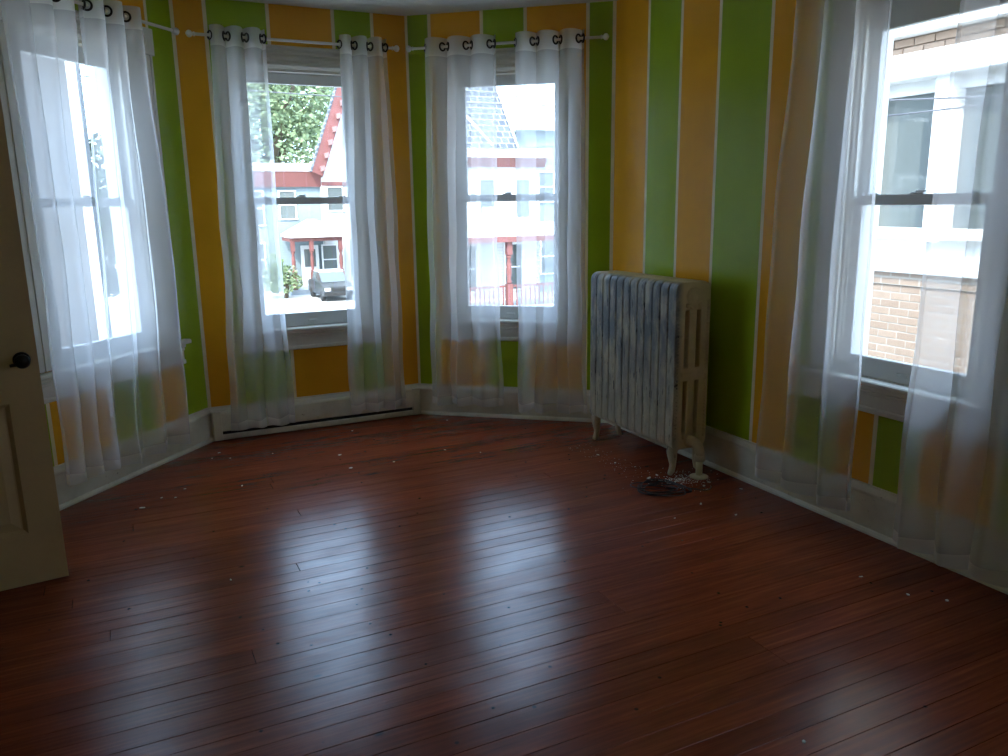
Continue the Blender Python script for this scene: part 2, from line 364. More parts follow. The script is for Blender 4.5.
# floor boards, each its own piece
def xspan(y):
    xs = []
    for i in range(len(poly)):
        a, b = poly[i], poly[(i+1) % len(poly)]
        if (a.y-y)*(b.y-y) < 0: xs.append(a.x+(b.x-a.x)*(y-a.y)/(b.y-a.y))
    return (min(xs), max(xs)) if len(xs) >= 2 else None
known = [3.431, 3.344, 3.257, 3.173, 3.089, 3.010, 2.930, 2.836, 2.743, 2.639, 2.541, 2.444, 2.355, 2.257, 2.180, 2.100, 2.006, 1.917, 1.818, 1.725, 1.643, 1.551]
edges = known[:]
while edges[-1] > YB+0.02: edges.append(edges[-1]-R.uniform(0.085, 0.103))
while edges[0] < 5.39: edges.insert(0, edges[0]+R.uniform(0.085, 0.103))
fixed = {2.592: [0.28], 2.40: [1.575], 2.306: [1.575], 1.868: [1.86], 1.77: [1.86]}
for i in range(len(edges)-1):
    y1, y0 = edges[i], edges[i+1]; y1 = min(y1, 5.39); ym = (y0+y1)/2
    sp0, sp1 = xspan(y0+0.001), xspan(y1-0.001)
    if not sp0 or not sp1: continue
    lo0, hi0 = sp0[0]-0.012, sp0[1]+0.012; lo1, hi1 = sp1[0]-0.012, sp1[1]+0.012
    if hi1-lo1 < 0.05: continue
    j = []
    for k, v in fixed.items():
        if abs(k-ym) < 0.045: j = v[:]
    if not j and R.random() < 0.35: j = [R.uniform(max(lo0, lo1)+0.5, min(hi0, hi1)-0.5)]
    xs = [None]+sorted(j)+[None]; gap = R.choice((0.0008, 0.0012, 0.0018, 0.0026))
    for q in range(len(xs)-1):
        a, b = xs[q], xs[q+1]; h = R.uniform(-0.0003, 0.0003)
        a0 = lo0 if a is None else a+0.001; a1 = lo1 if a is None else a+0.001
        b0 = hi0 if b is None else b-0.001; b1 = hi1 if b is None else b-0.001
        yy0, yy1 = y0+gap/2, y1-gap/2; c = 0.0008
        mb = MB(); vs = [(a0, yy0, -0.024), (b0, yy0, -0.024), (b1, yy1, -0.024), (a1, yy1, -0.024),
                         (a0, yy0, h-c), (b0, yy0, h-c), (b1, yy1, h-c), (a1, yy1, h-c),
                         (a0+c, yy0+c, h), (b0-c, yy0+c, h), (b1-c, yy1-c, h), (a1+c, yy1-c, h)]
        mb.add(vs, [(3, 2, 1, 0), (0, 1, 5, 4), (1, 2, 6, 5), (2, 3, 7, 6), (3, 0, 4, 7), (4, 5, 9, 8), (5, 6, 10, 9), (6, 7, 11, 10), (7, 4, 8, 11), (8, 9, 10, 11)])
        build('plank', mb, 'floor', parent=floor)

# baseboards
def baseboard(name, fr, a, b, label, mit0=0.0, mit1=0.0):
    prof = [(0, 0.0), (0.034, 0.0), (0.033, 0.010), (0.026, 0.020), (0.020, 0.024), (0.020, 0.178), (0.026, 0.184), (0.026, 0.194), (0.020, 0.203), (0.011, 0.215), (0.009, 0.224), (0, 0.224)]
    mb = MB(fr); n = len(prof)
    vs = [(a+mit0*p[0], p[0], p[1]) for p in prof]+[(b-mit1*p[0], p[0], p[1]) for p in prof]
    fs = [(i, (i+1) % n, n+(i+1) % n, n+i) for i in range(n)]+[tuple(range(n)), tuple(range(n, 2*n))[::-1]]
    mb.add(vs, fs); return tag(build(name, mb, 'baseboard'), label, 'baseboard', kind='structure')
def mit(t1, t2): return math.tan(math.acos(max(-1, min(1, t1.dot(t2))))/2)
m_ab = mit(F['A'].t*-1, F['B'].t); m_bc = mit(F['B'].t, F['C'].t); m_cd = mit(F['C'].t, F['D'].t)
baseboard('baseboard_bay_left', F['A'], 0, LA, 'cream baseboard under the leftmost window', m_ab, 0)
baseboard('baseboard_bay_center', F['B'], 0, F['B'].L, 'cream baseboard behind the white baseboard heater', m_ab, m_bc)
baseboard('baseboard_bay_right', F['C'], 0, F['C'].L, 'cream baseboard under the third window', m_bc, m_cd)
baseboard('baseboard_right', F['D'], 0, F['D'].L, 'long cream baseboard running behind the radiator to the right edge', m_cd, 1)
baseboard('baseboard_front', F['S'], 0, F['S'].L, 'short cream baseboard behind the door', 0, 1)
baseboard('baseboard_left', F['L'], 0, P_A.y-DY1-0.10, 'short cream baseboard beside the doorway', 1, 0)
baseboard('baseboard_back', F['K'], 0, F['K'].L, 'cream baseboard at the back of the room', 1, 1)

# hall behind the doorway (closes the house off)
mb = MB()
for bx in ((-2.4, -2.3, 1.6, 4.3, 0, 2.73), (-2.4, XL-TH, 4.2, 4.3, 0, 2.73), (-2.4, XL-TH, 1.6, 1.7, 0, 2.73), (-2.4, XL-TH, 1.6, 4.3, 2.73, 2.9)): mb.box(*bx)
tag(build('wall_hall', mb, 'hall'), 'plain hall walls beyond the doorway', 'wall', kind='structure')
mb = MB(); mb.box(-2.4, XL-0.0, 1.6, 4.3, -0.12, -0.004); tag(build('floor_hall', mb, 'floor'), 'dark wooden hall floor', 'floor', kind='structure')

# ------------------------------------------------------------------ windows
def window(n, key, label):
    fr = F[key]; c = WIN[key]; WH = WHK[key]; zr = RAIL[key]; zh = HEAD[key]
    b = fr(c, 0, WZ0); root = thing('window_%d' % n, label, 'window', b, kind='structure')
    # jambs, head, stops, outer sill
    mb = MB(fr); t = 0.022
    mb.box(c-WH, c-WH+t, -TH, 0.0, WZ0, WZ1); mb.box(c+WH-t, c+WH, -TH, 0.0, WZ0, WZ1); mb.box(c-WH+t, c+WH-t, -TH, 0, WZ1-t, WZ1)
    mb.box(c-WH+t, c+WH-t, -TH-0.04, -0.02, WZ0, WZ0+0.018)
    for sg in (-1, 1): x = c+sg*(WH-t); mb.box(min(x, x-sg*0.012), max(x, x-sg*0.012), -0.028, -0.012, WZ0+0.018, WZ1-t)
    build('jamb', mb, 'wood_white', root)
    # casing: two side boards with raised edges, head board, corner blocks
    ci, co = WH-0.008, WH+CASE[key]
    for sg in (-1, 1):
        mb = MB(fr); a0, a1 = sorted((c+sg*ci, c+sg*co)); mb.box(a0, a1, 0, 0.020, 0.715, WZ1, ch=0.003)
        for u in (0.012, (co-ci)/2-0.007, co-ci-0.026): 
            q = a0+u if sg > 0 else a1-u-0.014
            mb.box(q, q+0.014, 0.0195, 0.026, 0.715, WZ1, ch=0.002)
        build('side_casing', mb, 'wood_white', root)
        mb = MB(fr); q0, q1 = sorted((c+sg*(ci-0.006), c+sg*(co+0.008))); mb.box(q0, q1, 0, 0.032, WZ1-0.005, WZ1+0.140, ch=0.004)
        cb = build('corner_block', mb, 'wood_white', root)
        mb = MB(); ctr = fr(c+sg*(ci+co)/2, 0.031, WZ1+0.068); nn = Vector((fr.n.x, fr.n.y, 0))
        mb.lathe([(0.045, -0.002), (0.045, 0.006), (0.036, 0.008), (0.032, 0.002), (0.020, 0.002), (0.016, 0.008), (0.002, 0.010)], ctr, nn, 18)
        build('rosette', mb, 'wood_white', cb)
    mb = MB(fr); mb.box(c-ci+0.002, c+ci-0.002, 0, 0.020, WZ1-0.005, WZ1+0.130, ch=0.003)
    for z in (WZ1+0.002, WZ1+0.036, WZ1+0.070, WZ1+0.104): mb.box(c-ci+0.004, c+ci-0.004, 0.012, 0.034, z, z+0.022, ch=0.007)
    build('head_casing', mb, 'wood_white', root)
    # stool and moulded apron
    mb = MB(fr); mb.box(c-co-0.055, c+co+0.055, -0.012, 0.052, 0.683, 0.708, ch=0.006); build('sill', mb, 'wood_white', root)
    mb = MB(fr); mb.box(c-co-0.012, c+co+0.012, 0, 0.020, 0.565, 0.683, ch=0.003); mb.box(c-co-0.018, c+co+0.018, 0.0, 0.036, 0.662, 0.684, ch=0.005)
    mb.box(c-co-0.015, c+co+0.015, 0.0, 0.028, 0.642, 0.660, ch=0.004); mb.box(c-co-0.015, c+co+0.015, 0.0, 0.030, 0.560, 0.586, ch=0.005)
    build('apron', mb, 'wood_white', root)
    # sashes
    for nm, z0, z1, d0, d1, bot, top in (('lower_sash', 0.709, zr+0.024, -0.064, -0.030, 0.090, 0.046), ('upper_sash', zr-0.022, 2.338, -0.102, -0.068, 0.046, 2.338-zh)):
        mb = MB(fr); w = WH-t; st = 0.046
        mb.box(c-w, c-w+st, d0, d1, z0, z1, ch=0.003); mb.box(c+w-st, c+w, d0, d1, z0, z1, ch=0.003)
        mb.box(c-w+st, c+w-st, d0+0.001, d1-0.001, z0, z0+bot, ch=0.003); mb.box(c-w+st, c+w-st, d0+0.001, d1-0.001, z1-top, z1, ch=0.003)
        sash = build(nm, mb, 'sash_white', root)
        mb = MB(fr); dm = (d0+d1)/2; mb.box(c-w+st-0.004, c+w-st+0.004, dm-0.002, dm+0.002, z0+bot-0.004, z1-top+0.004)
        build('pane', mb, 'glass', sash)
        if nm == 'lower_sash':
            for u in (-0.02,):
                mb = MB(fr); mb.box(c+u-0.03, c+u+0.03, -0.060, -0.034, z1, z1+0.007, ch=0.002); mb.box(c+u-0.012, c+u+0.035, -0.054, -0.040, z1+0.006, z1+0.016, ch=0.003)
                build('sash_lock', mb, 'sash_white', sash)
            for u in (-w+st+0.05, w-st-0.05):
                mb = MB(fr); mb.box(c+u-0.022, c+u+0.022, -0.058, -0.036, z1, z1+0.006, ch=0.002); build('tilt_latch', mb, 'sash_white', sash)
            mb = MB(fr); mb.box(c-0.03, c+0.03, -0.0305, -0.020, z0+0.030, z0+0.045, ch=0.003); build('sash_lift', mb, 'sash_white', sash)
    return root
window(1, 'A', 'white double-hung window nearest the open door')
window(2, 'B', 'white double-hung window above the baseboard heater')
window(3, 'C', 'white double-hung window left of the radiator')
window(4, 'D', 'white double-hung window facing the brick house on the right')
window(5, 'E', 'unseen double-hung window added far back in the right wall to light the door and radiator end')

# ------------------------------------------------------------------ curtain rods and sheers
ROD_N, ROD_Z = 0.098, 2.505
def rod(key, a, b, label):
    fr = F[key]; root = thing('curtain_rod', label, 'curtain rod', fr((a+b)/2, ROD_N, ROD_Z-0.02), 'white curtain rods')
    mb = MB(fr); mb.tube([(a, ROD_N, ROD_Z), ((a+b)/2, ROD_N, ROD_Z), (b, ROD_N, ROD_Z)], 0.0085, 10); build('rod', mb, 'plastic_white', root)
    for e, sg in ((a, -1), (b, 1)):
        mb = MB(); ax = Vector((fr.t.x, fr.t.y, 0))*sg
        mb.lathe([(0.010, -0.005), (0.014, 0.0), (0.010, 0.006), (0.009, 0.010), (0.018, 0.018), (0.021, 0.028), (0.018, 0.038), (0.008, 0.045), (0.002, 0.047)], fr(e, ROD_N, ROD_Z), ax, 14)
        build('finial', mb, 'plastic_white', root)
        q = e-sg*0.300
        mb = MB(fr); mb.box(q-0.012, q+0.012, 0.0, 0.006, ROD_Z-0.045, ROD_Z+0.03, ch=0.002); mb.box(q-0.003, q+0.003, 0.005, ROD_N-0.004, ROD_Z-0.020, ROD_Z-0.012, ch=0.001)
        mb.tube([(q, ROD_N-0.012, ROD_Z-0.018), (q, ROD_N, ROD_Z-0.014), (q, ROD_N+0.012, ROD_Z-0.006)], 0.005, 8)
        build('bracket', mb, 'plastic_white', root)
rod('A', 0.115, 1.30, 'white curtain rod over the leftmost window')
rod('B', 0.115, 1.335, 'white curtain rod over the window above the heater')
rod('C', 0.085, 1.325, 'white curtain rod over the window next to the radiator')
rod('D', 1.585, 2.93, 'white curtain rod over the rightmost window')

def curtain(key, top, mid, bot, zb, n, label, seed, amp=0.034, flare=1.0):
    """top/mid/bot: (s0,s1) of the panel at the rod, half way and at the hem; n: number of waves"""
    fr = F[key]; rr = random.Random(seed)
    ZT = ROD_Z+0.055; HZ = ROD_Z-0.060; HEM = zb+0.055
    K = 12; NU = n*K*2
    amps = [rr.uniform(0.75, 1.25) for _ in range(n*2+2)]; shift = [rr.uniform(-0.25, 0.25) for _ in range(n*2+2)]
    ph2 = [rr.uniform(0, 6.28) for _ in range(6)]
    def lerp(a, b, t): return a+(b-a)*t
    def pt(u, z):
        h = max(0.0, min(1.0, (ZT-z)/(ZT-zb)))
        if h < 0.5: k = h*2; k = k*k*(3-2*k); s0 = lerp(top[0], mid[0], k); s1 = lerp(top[1], mid[1], k)
        else: k = h*2-1; k = k*k*(3-2*k); s0 = lerp(mid[0], bot[0], k); s1 = lerp(mid[1], bot[1], k)
        w = s1-s0; x = u*n*2; i = min(int(x), n*2-1); f = x-i
        a = lerp(amps[i], amps[i+1], f); a = lerp(1.0, a, min(1, h*2.5)); sf = lerp(shift[i], shift[i+1], f)*h
        uu = u+sf*0.35/n*math.sin(math.pi*u)
        phi = math.pi*2*n*u
        hh = min(1.0, max(0.0, (HZ-z)/0.5)); hh = hh*hh*(3-2*hh)
        A = amp*a*(1+0.30*h)*(1+0.20*h*math.sin(5*u+ph2[0]))
        nn = math.sin(phi)*(amp*1.25*(1-hh)+A*hh) + 0.004*h*math.sin(1.3*phi+ph2[1]+2*h)
        ss = s0+uu*w+math.sin(2*phi)*0.135*hh*w/n*(0.55+0.45*math.sin(3*u+ph2[2])) + 0.006*h*math.sin(9*z+ph2[3]+6*u)
        ss -= (0.74*(1-hh)+0.35*hh)*w/(2*math.pi*n)*math.cos(phi)
        ss += 0.012*h*flare*math.sin(4*h+ph2[4]+5*u)
        nv = ROD_N+0.004+nn+0.010*h
        return (ss, max(nv, 0.060), z)
    root = thing('sheer_curtain', label, 'curtain', fr((bot[0]+bot[1])/2, ROD_N, zb), 'white sheer grommet curtains')
    def sheet(name, z0, z1, nv, mat, wob=0.0):
        mb = MB(fr); vs = []
        for j in range(nv+1):
            for i in range(NU+1):
                u = i/NU; z = z1+(z0-z1)*j/nv
                if wob and j == nv: z += wob*math.sin(2*math.pi*n*u+ph2[5])
                vs.append(pt(u, z))
        fs = [(j*(NU+1)+i, j*(NU+1)+i+1, (j+1)*(NU+1)+i+1, (j+1)*(NU+1)+i) for j in range(nv) for i in range(NU)]
        mb.add(vs, fs, 0, True); return build(name, mb, mat, root, fix=False)
    sheet('panel', HEM, HZ, 30, 'sheer'); sheet('header_band', HZ, ZT, 3, 'sheer_dense'); sheet('hem', zb, HEM, 2, 'sheer_dense', 0.008)
    for e in (0.0, 1.0):   # stitched side edge
        mb = MB(fr); vs = []; d = 0.02 if e == 0 else -0.02
        for j in range(31):
            z = HZ+(HEM-HZ)*j/30
            for q in (e, e+d): p = pt(q, z); vs.append((p[0], p[1]+0.0015, p[2]))
        mb.add(vs, [(2*j, 2*j+1, 2*j+3, 2*j+2) for j in range(30)], 0, True); build('side_hem', mb, 'sheer_edge', root, fix=False)
    for k in range(2*n+1):
        if k in (0, 2*n): u = 0.012 if k == 0 else 0.988
        else: u = k/(2*n)
        p = fr(*pt(u, ROD_Z)); q0 = fr(*pt(u-0.008, ROD_Z)); q1 = fr(*pt(u+0.008, ROD_Z)); t = (q1-q0).normalized()
        nrm = Vector((t.y, -t.x, 0)); c = fr((p-fr(0, 0, p.z)).dot(Vector((fr.t.x, fr.t.y, 0))), ROD_N, ROD_Z)
        mb = MB(); c += nrm*(0.003 if nrm.dot(Vector((fr.n.x, fr.n.y, 0))) > 0 else -0.003)
        mb.torus(c, nrm, 0.0235, 0.0058, 20, 8); build('grommet', mb, 'bronze', root)
    return root
curtain('A', (0.40, 0.80), (0.33, 0.86), (0.36, 0.93), 0.115, 3, 'sheer curtain at the leftmost window, on the side nearer the heater', 1)
curtain('A', (0.86, 1.26), (0.90, 1.24), (0.96, 1.25), 0.135, 3, 'sheer curtain at the leftmost window, on the side nearer the door', 2)
curtain('B', (0.215, 0.535), (0.17, 0.53), (0.12, 0.54), 0.075, 3, 'left sheer curtain of the window above the heater', 3)
curtain('B', (0.995, 1.305), (0.95, 1.32), (0.93, 1.335), 0.095, 3, 'right sheer curtain of the window above the heater', 4)
curtain('C', (0.19, 0.665), (0.155, 0.655), (0.14, 0.665), 0.105, 3, 'sheer curtain farther from the radiator at the window beside it', 5)
curtain('C', (0.795, 1.235), (0.775, 1.245), (0.775, 1.25), 0.085, 3, 'sheer curtain whose edge touches the radiator end', 6)
curtain('D', (1.64, 2.13), (1.555, 2.13), (1.55, 2.12), 0.100, 3, 'left sheer curtain of the rightmost window', 7, 0.036)
curtain('D', (2.44, 2.88), (2.395, 2.89), (2.365, 2.91), 0.060, 3, 'right sheer curtain of the rightmost window, cut by the picture edge', 8, 0.036)

# ------------------------------------------------------------------ baseboard heater
def heater():
    fr = F['B']; a, b = 0.016, F['B'].L-0.012
    root = thing('baseboard_heater', 'long white metal baseboard heater under the middle bay window', 'heater', fr((a+b)/2, 0.045, 0.0))
    mb = MB(fr); mb.box(a+0.006, b-0.006, 0.027, 0.034, 0.012, 0.196); build('back_plate', mb, 'baseboard', root)
    mb = MB(fr); mb.prism([(0.034, 0.198), (0.056, 0.194), (0.063, 0.186), (0.063, 0.070), (0.060, 0.066), (0.058, 0.070), (0.058, 0.184), (0.054, 0.189), (0.034, 0.193)], 0, a+0.004, b-0.004); build('front_panel', mb, 'baseboard', root)
    mb = MB(fr); mb.prism([(0.034, 0.012), (0.062, 0.012), (0.064, 0.016), (0.064, 0.040), (0.060, 0.046), (0.057, 0.042), (0.057, 0.020), (0.034, 0.018)], 0, a+0.004, b-0.004); build('bottom_lip', mb, 'baseboard', root)
    for e0, e1 in ((a, a+0.055), (b-0.055, b)):
        mb = MB(fr); mb.box(e0, e1, 0.027, 0.067, 0.008, 0.201, ch=0.003); build('end_cap', mb, 'baseboard', root)
    mb = MB(fr)
    mb.tube([(a+0.05, 0.046, 0.10), ((a+b)/2, 0.046, 0.10), (b-0.05, 0.046, 0.10)], 0.009, 8); build('heating_pipe', mb, 'dark_gap', root)
    mb = MB(fr); mb.box(a+0.05, b-0.05, 0.0345, 0.0355, 0.02, 0.18); build('inner_shade', mb, 'dark_gap', root)
heater()

# ------------------------------------------------------------------ radiator
RX0, RX1 = 2.648, 2.884; RY0 = 3.385; PITCH_R = 0.0715; NSEC = 12
def radiator():
    root = thing('cast_iron_radiator', 'old cream cast-iron column radiator with flaking blue-grey paint', 'radiator', (2.766, RY0+NSEC*PITCH_R/2, 0))
    bev = 0.0072
    def spl(cu, pts):
        s = cu.splines.new('POLY'); s.points.add(len(pts)-1); s.use_cyclic_u = True
        for p, q in zip(s.points, pts): p.co = (q[0], q[1], 0, 1)
    def rrect(x0, x1, z0, z1, rads, n=7):
        out = []
        for (cx_, cz_, r, a0) in ((x1-rads[1], z1-rads[1], rads[1], 0), (x0+rads[0], z1-rads[0], rads[0], 90), (x0+rads[3], z0+rads[3], rads[3], 180), (x1-rads[2], z0+rads[2], rads[2], 270)):
            for k in range(n+1): an = math.radians(a0+90*k/n); out.append((cx_+r*math.cos(an), cz_+r*math.sin(an)))
        return out
    cu = bpy.data.curves.new('section_outline', 'CURVE'); cu.dimensions = '2D'; cu.fill_mode = 'BOTH'; cu.extrude = 0.0265; cu.bevel_depth = bev; cu.bevel_resolution = 3; cu.offset = 0
    W2 = (RX1-RX0)/2
    spl(cu, rrect(-W2+bev, W2-bev, 0.150+bev, 1.080-bev, (0.042, 0.048, 0.04, 0.04)))
    for cxs in (-0.039, 0.039):
        spl(cu, rrect(cxs-0.013-bev, cxs+0.013+bev, 0.235, 0.545, (0.012,)*4, 3)[::-1])
        spl(cu, rrect(cxs-0.013-bev, cxs+0.013+bev, 0.605, 0.935, (0.012,)*4, 3)[::-1])
    co = bpy.data.objects.new('section_outline', cu); COL.objects.link(co)
    dg = bpy.context.evaluated_depsgraph_get(); me = bpy.data.meshes.new_from_object(co.evaluated_get(dg))
    bpy.data.objects.remove(co); bpy.data.curves.remove(cu)
    me.name = 'section'; me.transform(Matrix.Rotation(math.pi/2, 4, 'X'))
    me.materials.clear(); me.materials.append(M['radiator'])
    for p in me.polygons: p.use_smooth = True
    me.set_sharp_from_angle(angle=math.radians(40))
    xc = (RX0+RX1)/2
    for i in range(NSEC):
        o = bpy.data.objects.new('section', me); COL.objects.link(o); o.parent = root
        o.location = Vector((xc, RY0+0.0335+i*PITCH_R, 0))-origin_of(root)
    # round hubs joining the sections, top and bottom
    for z in (0.20, 1.005):
        mb = MB(); mb.tube([(xc, RY0+0.03, z), (xc, RY0+NSEC*PITCH_R-0.04, z)], 0.036, 16); build('push_nipple_tube', mb, 'radiator', root)
    # end plug and ornament on the near end
    y = RY0
    mb = MB(); mb.lathe([(0.050, -0.004), (0.050, 0.004), (0.044, 0.009), (0.040, 0.006), (0.028, 0.006), (0.024, 0.012), (0.010, 0.014)], (xc, y, 1.000), (0, -1, 0), 22); build('end_plug', mb, 'radiator', root)
    mb = MB(); mb.lathe([(0.034, -0.004), (0.034, 0.003), (0.024, 0.006), (0.002, 0.007)], (xc, y, 0.195), (0, -1, 0), 18); build('end_plug', mb, 'radiator', root)
    for sx in (-1, 1):    # scroll dots and beaded edges
        for z in (0.952, 0.222):
            mb = MB(); mb.lathe([(0.016, -0.003), (0.014, 0.006), (0.006, 0.010), (0.001, 0.010)], (xc+sx*0.039, y, z), (0, -1, 0), 12); build('scroll', mb, 'radiator', root)
        mb = MB()
        for k in range(38):
            z = 0.215+k*0.0205; mb.lathe([(0.0105, -0.003), (0.008, 0.006), (0.002, 0.009)], (xc+sx*0.098, y+0.003, z), (0, -1, 0), 7)
        tag(build('beaded_edge', mb, 'radiator', root))
        mb = MB(); mb.tube([(xc+sx*0.028, y-0.001, 0.950), (xc+sx*0.018, y-0.003, 0.938), (xc, y-0.004, 0.934)], 0.006, 8); build('swag', mb, 'radiator', root)
    mb = MB(); mb.box(xc-0.070, xc+0.070, y-0.004, y+0.010, 0.562, 0.590, ch=0.004); build('cross_bar', mb, 'radiator', root)
    # feet: curved legs under the first and last sections
    for i in (0, NSEC-1):
        yy = RY0+0.0335+i*PITCH_R
        for sx in (-1, 1):
            xs = xc+sx*0.078
            path = [(xs-sx*0.02, yy, 0.200), (xs, yy, 0.165), (xs+sx*0.012, yy, 0.135), (xs+sx*0.006, yy, 0.095), (xs+sx*0.002, yy, 0.055), (xs+sx*0.010, yy, 0.022), (xs+sx*0.022, yy, 0.007), (xs+sx*0.030, yy, 0.004)]
            mb = MB(); mb.tube(path, [0.034, 0.034, 0.031, 0.024, 0.018, 0.018, 0.015, 0.010], 12)
            for v in mb.v: v.z = max(v.z, 0.0005)
            build('foot', mb, 'radiator', root)
    # steam pipe: elbow out of the near end, riser and floor flange
    mb = MB(); px, py = 2.790, 3.318
    mb.tube([(2.770, RY0+0.01, 0.195), (2.772, RY0-0.02, 0.197), (2.780, RY0-0.045, 0.190), (2.788, py+0.008, 0.172), (px, py, 0.145), (px, py, 0.125)], [0.030, 0.029, 0.027, 0.026, 0.026, 0.026], 14)
    mb.lathe([(0.031, 0.095), (0.031, 0.125), (0.027, 0.130)], (px, py, 0), (0, 0, 1), 8)
    build('pipe_elbow', mb, 'radiator', root)
    mb = MB(); mb.tube([(px, py, 0.004), (px, py, 0.05), (px, py, 0.10)], 0.0185, 14); build('pipe', mb, 'radiator', root)
    mb = MB(); mb.lathe([(0.052, 0.0006), (0.052, 0.005), (0.040, 0.010), (0.022, 0.014)], (px, py, 0), (0, 0, 1), 20); build('floor_flange', mb, 'radiator', root)
radiator()

# ------------------------------------------------------------------ open door at the left
def door():
    e = Vector((-0.318, 3.566)); u = Vector((-0.992, -0.126)).normalized(); n = Vector((u.y, -u.x))
    if n.y > 0: n = -n
    def T(a, b, z): q = e+u*a+n*b; return Vector((q.x, q.y, z))
    W, Hh, t = 0.765, 2.03, 0.036
    root = thing('door_1', 'cream panelled door standing open at the left edge', 'door', T(W/2, -t/2, 0.008), kind='structure')
    xs = [0, 0.118, 0.343, 0.422, 0.647, W]; zs = [0.008, 0.225, 0.765, 1.005, 1.62, 1.73, 1.92, Hh]
    mb = MB(T)
    for a, b in ((xs[0], xs[1]), (xs[2], xs[3]), (xs[4], xs[5])): mb.box(a, b, -t, 0, zs[0], zs[7])
    for a, b in ((xs[1], xs[2]), (xs[3], xs[4])):
        for z0, z1 in ((zs[0], zs[1]), (zs[2], zs[3]), (zs[4], zs[5]), (zs[6], zs[7])): mb.box(a, b, -t, 0, z0, z1)
    build('door_frame', mb, 'door_cream', root)
    for a, b in ((xs[1], xs[2]), (xs[3], xs[4])):
        for z0, z1 in ((zs[1], zs[2]), (zs[3], zs[4]), (zs[5], zs[6])):
            mb = MB(T)
            def ring(i, d): return [(a+i, d, z0+i), (b-i, d, z0+i), (b-i, d, z1-i), (a+i, d, z1-i)]
            R0, R1, R2, R3 = ring(0, -0.001), ring(0.016, -0.014), ring(0.022, -0.014), ring(0.055, -0.006)
            vs = R0+R1+R2+R3; fs = []
            for k in range(3):
                for q in range(4): fs.append((4*k+q, 4*k+(q+1) % 4, 4*k+4+(q+1) % 4, 4*k+4+q))
            fs.append((12, 13, 14, 15)); mb.add(vs, fs); mb.box(a, b, -t+0.006, -0.0155, z0, z1)
            build('panel', mb, 'door_cream', root)
    c = T(0.055, 0, 0.934); nn = Vector((n.x, n.y, 0))
    mb = MB(); mb.lathe([(0.031, 0.0), (0.031, 0.004), (0.026, 0.010), (0.014, 0.013), (0.011, 0.030), (0.020, 0.036), (0.027, 0.046), (0.027, 0.056), (0.018, 0.064), (0.003, 0.067)], c, nn, 20)
    k = build('door_knob', mb, 'bronze', root); tag(k, 'dark bronze knob')
    mb = MB(T); mb.tube([(0.058, 0.046, 0.930), (0.075, 0.047, 0.924), (0.098, 0.046, 0.921)], [0.010, 0.008, 0.006], 10); build('thumb_lever', mb, 'bronze', k)
    mb = MB(T); mb.lathe([(0.031, 0.0), (0.031, 0.004), (0.012, 0.012), (0.012, 0.03), (0.026, 0.042), (0.022, 0.058), (0.003, 0.062)], T(0.055, -t, 0.934), -nn, 16); build('door_knob', mb, 'bronze', root)
    for z in (0.25, 1.80):
        mb = MB(T); mb.tube([(W+0.006, 0.004, z), (W+0.006, 0.004, z+0.09)], 0.006, 8); build('hinge', mb, 'bronze', root)
    # casing round the doorway
    mb = MB()
    for y0, y1 in ((DY1, DY1+0.10), (DY0-0.10, DY0)): mb.box(XL, XL+0.022, y0, y1, 0, 2.06, ch=0.003)
    mb.box(XL, XL+0.022, DY0-0.10, DY1+0.10, 2.061, 2.17, ch=0.003)
    tag(build('trim_1', mb, 'wood_white'), 'cream casing round the doorway behind the open door', 'trim', kind='structure')
door()

# ------------------------------------------------------------------ cord and debris on the floor
mb = MB(); pts = []
cxx, cyy = 2.475, 3.235
for k in range(132):
    lp = k/22.0; a = 2*math.pi*lp; b = math.sin(lp*2.4); d = math.cos(lp*1.7)
    rx = 0.118+0.030*b; ry = 0.080+0.028*d; th = -0.70+0.45*math.sin(lp*1.15)
    x, y = rx*math.cos(a)+0.030*d, ry*math.sin(a)*(1.0-0.35*math.cos(a))+0.014*b
    pts.append((cxx+x*math.cos(th)-y*math.sin(th), cyy+x*math.sin(th)+y*math.cos(th), 0.006+0.0022*lp+0.006*math.sin(a*0.5+lp)**2))
lx, ly, lz = pts[-1]
for k in range(1, 13):
    f = k/12; pts.append((lx+(2.74-lx)*f, ly+(3.155-ly)*f-0.06*math.sin(math.pi*f), lz*(1-f)+0.005*f))
mb.tube(pts, 0.0032, 6)
tag(build('coiled_cord', mb, 'cord'), 'loosely coiled black cord lying in front of the radiator foot', 'cord')

chips = [(1.116, 4.672, 1.5), (1.11, 4.395, 1.3), (1.368, 4.381, .9), (0.452, 5.078, 1.1), (-0.016, 4.283, 1.6), (0.083, 4.391, 1), (0.206, 4.48, .9), (0.493, 4.38, .9), (1.726, 4.457, .7), (2.0, 5.10, 1),
         (1.326, 5.16, .8), (2.535, 2.99, 1.0), (2.51, 3.917, 1.2), (2.577, 3.625, 1), (2.59, 2.795, .9), (2.583, 2.056, .8), (2.617, 1.867, .8), (2.706, 1.767, 1), (1.607, 1.417, .8), (0.286, 3.223, .6),
         (2.536, 3.432, 1.9), (2.526, 3.40, 1.5), (2.60, 3.447, 1.4), (2.719, 3.189, 1.6), (2.698, 3.131, 1.2), (2.516, 3.74, .9), (0.40, 4.98, .8), (0.50, 4.93, .6), (0.15, 4.36, .6), (2.86, 3.06, 1.0), (0.75, 4.90, .6), (2.78, 3.22, .9), (2.62, 3.31, 1.1), (2.57, 3.37, 1.2), (1.9, 4.3, .5), (2.30, 2.9, .5)]
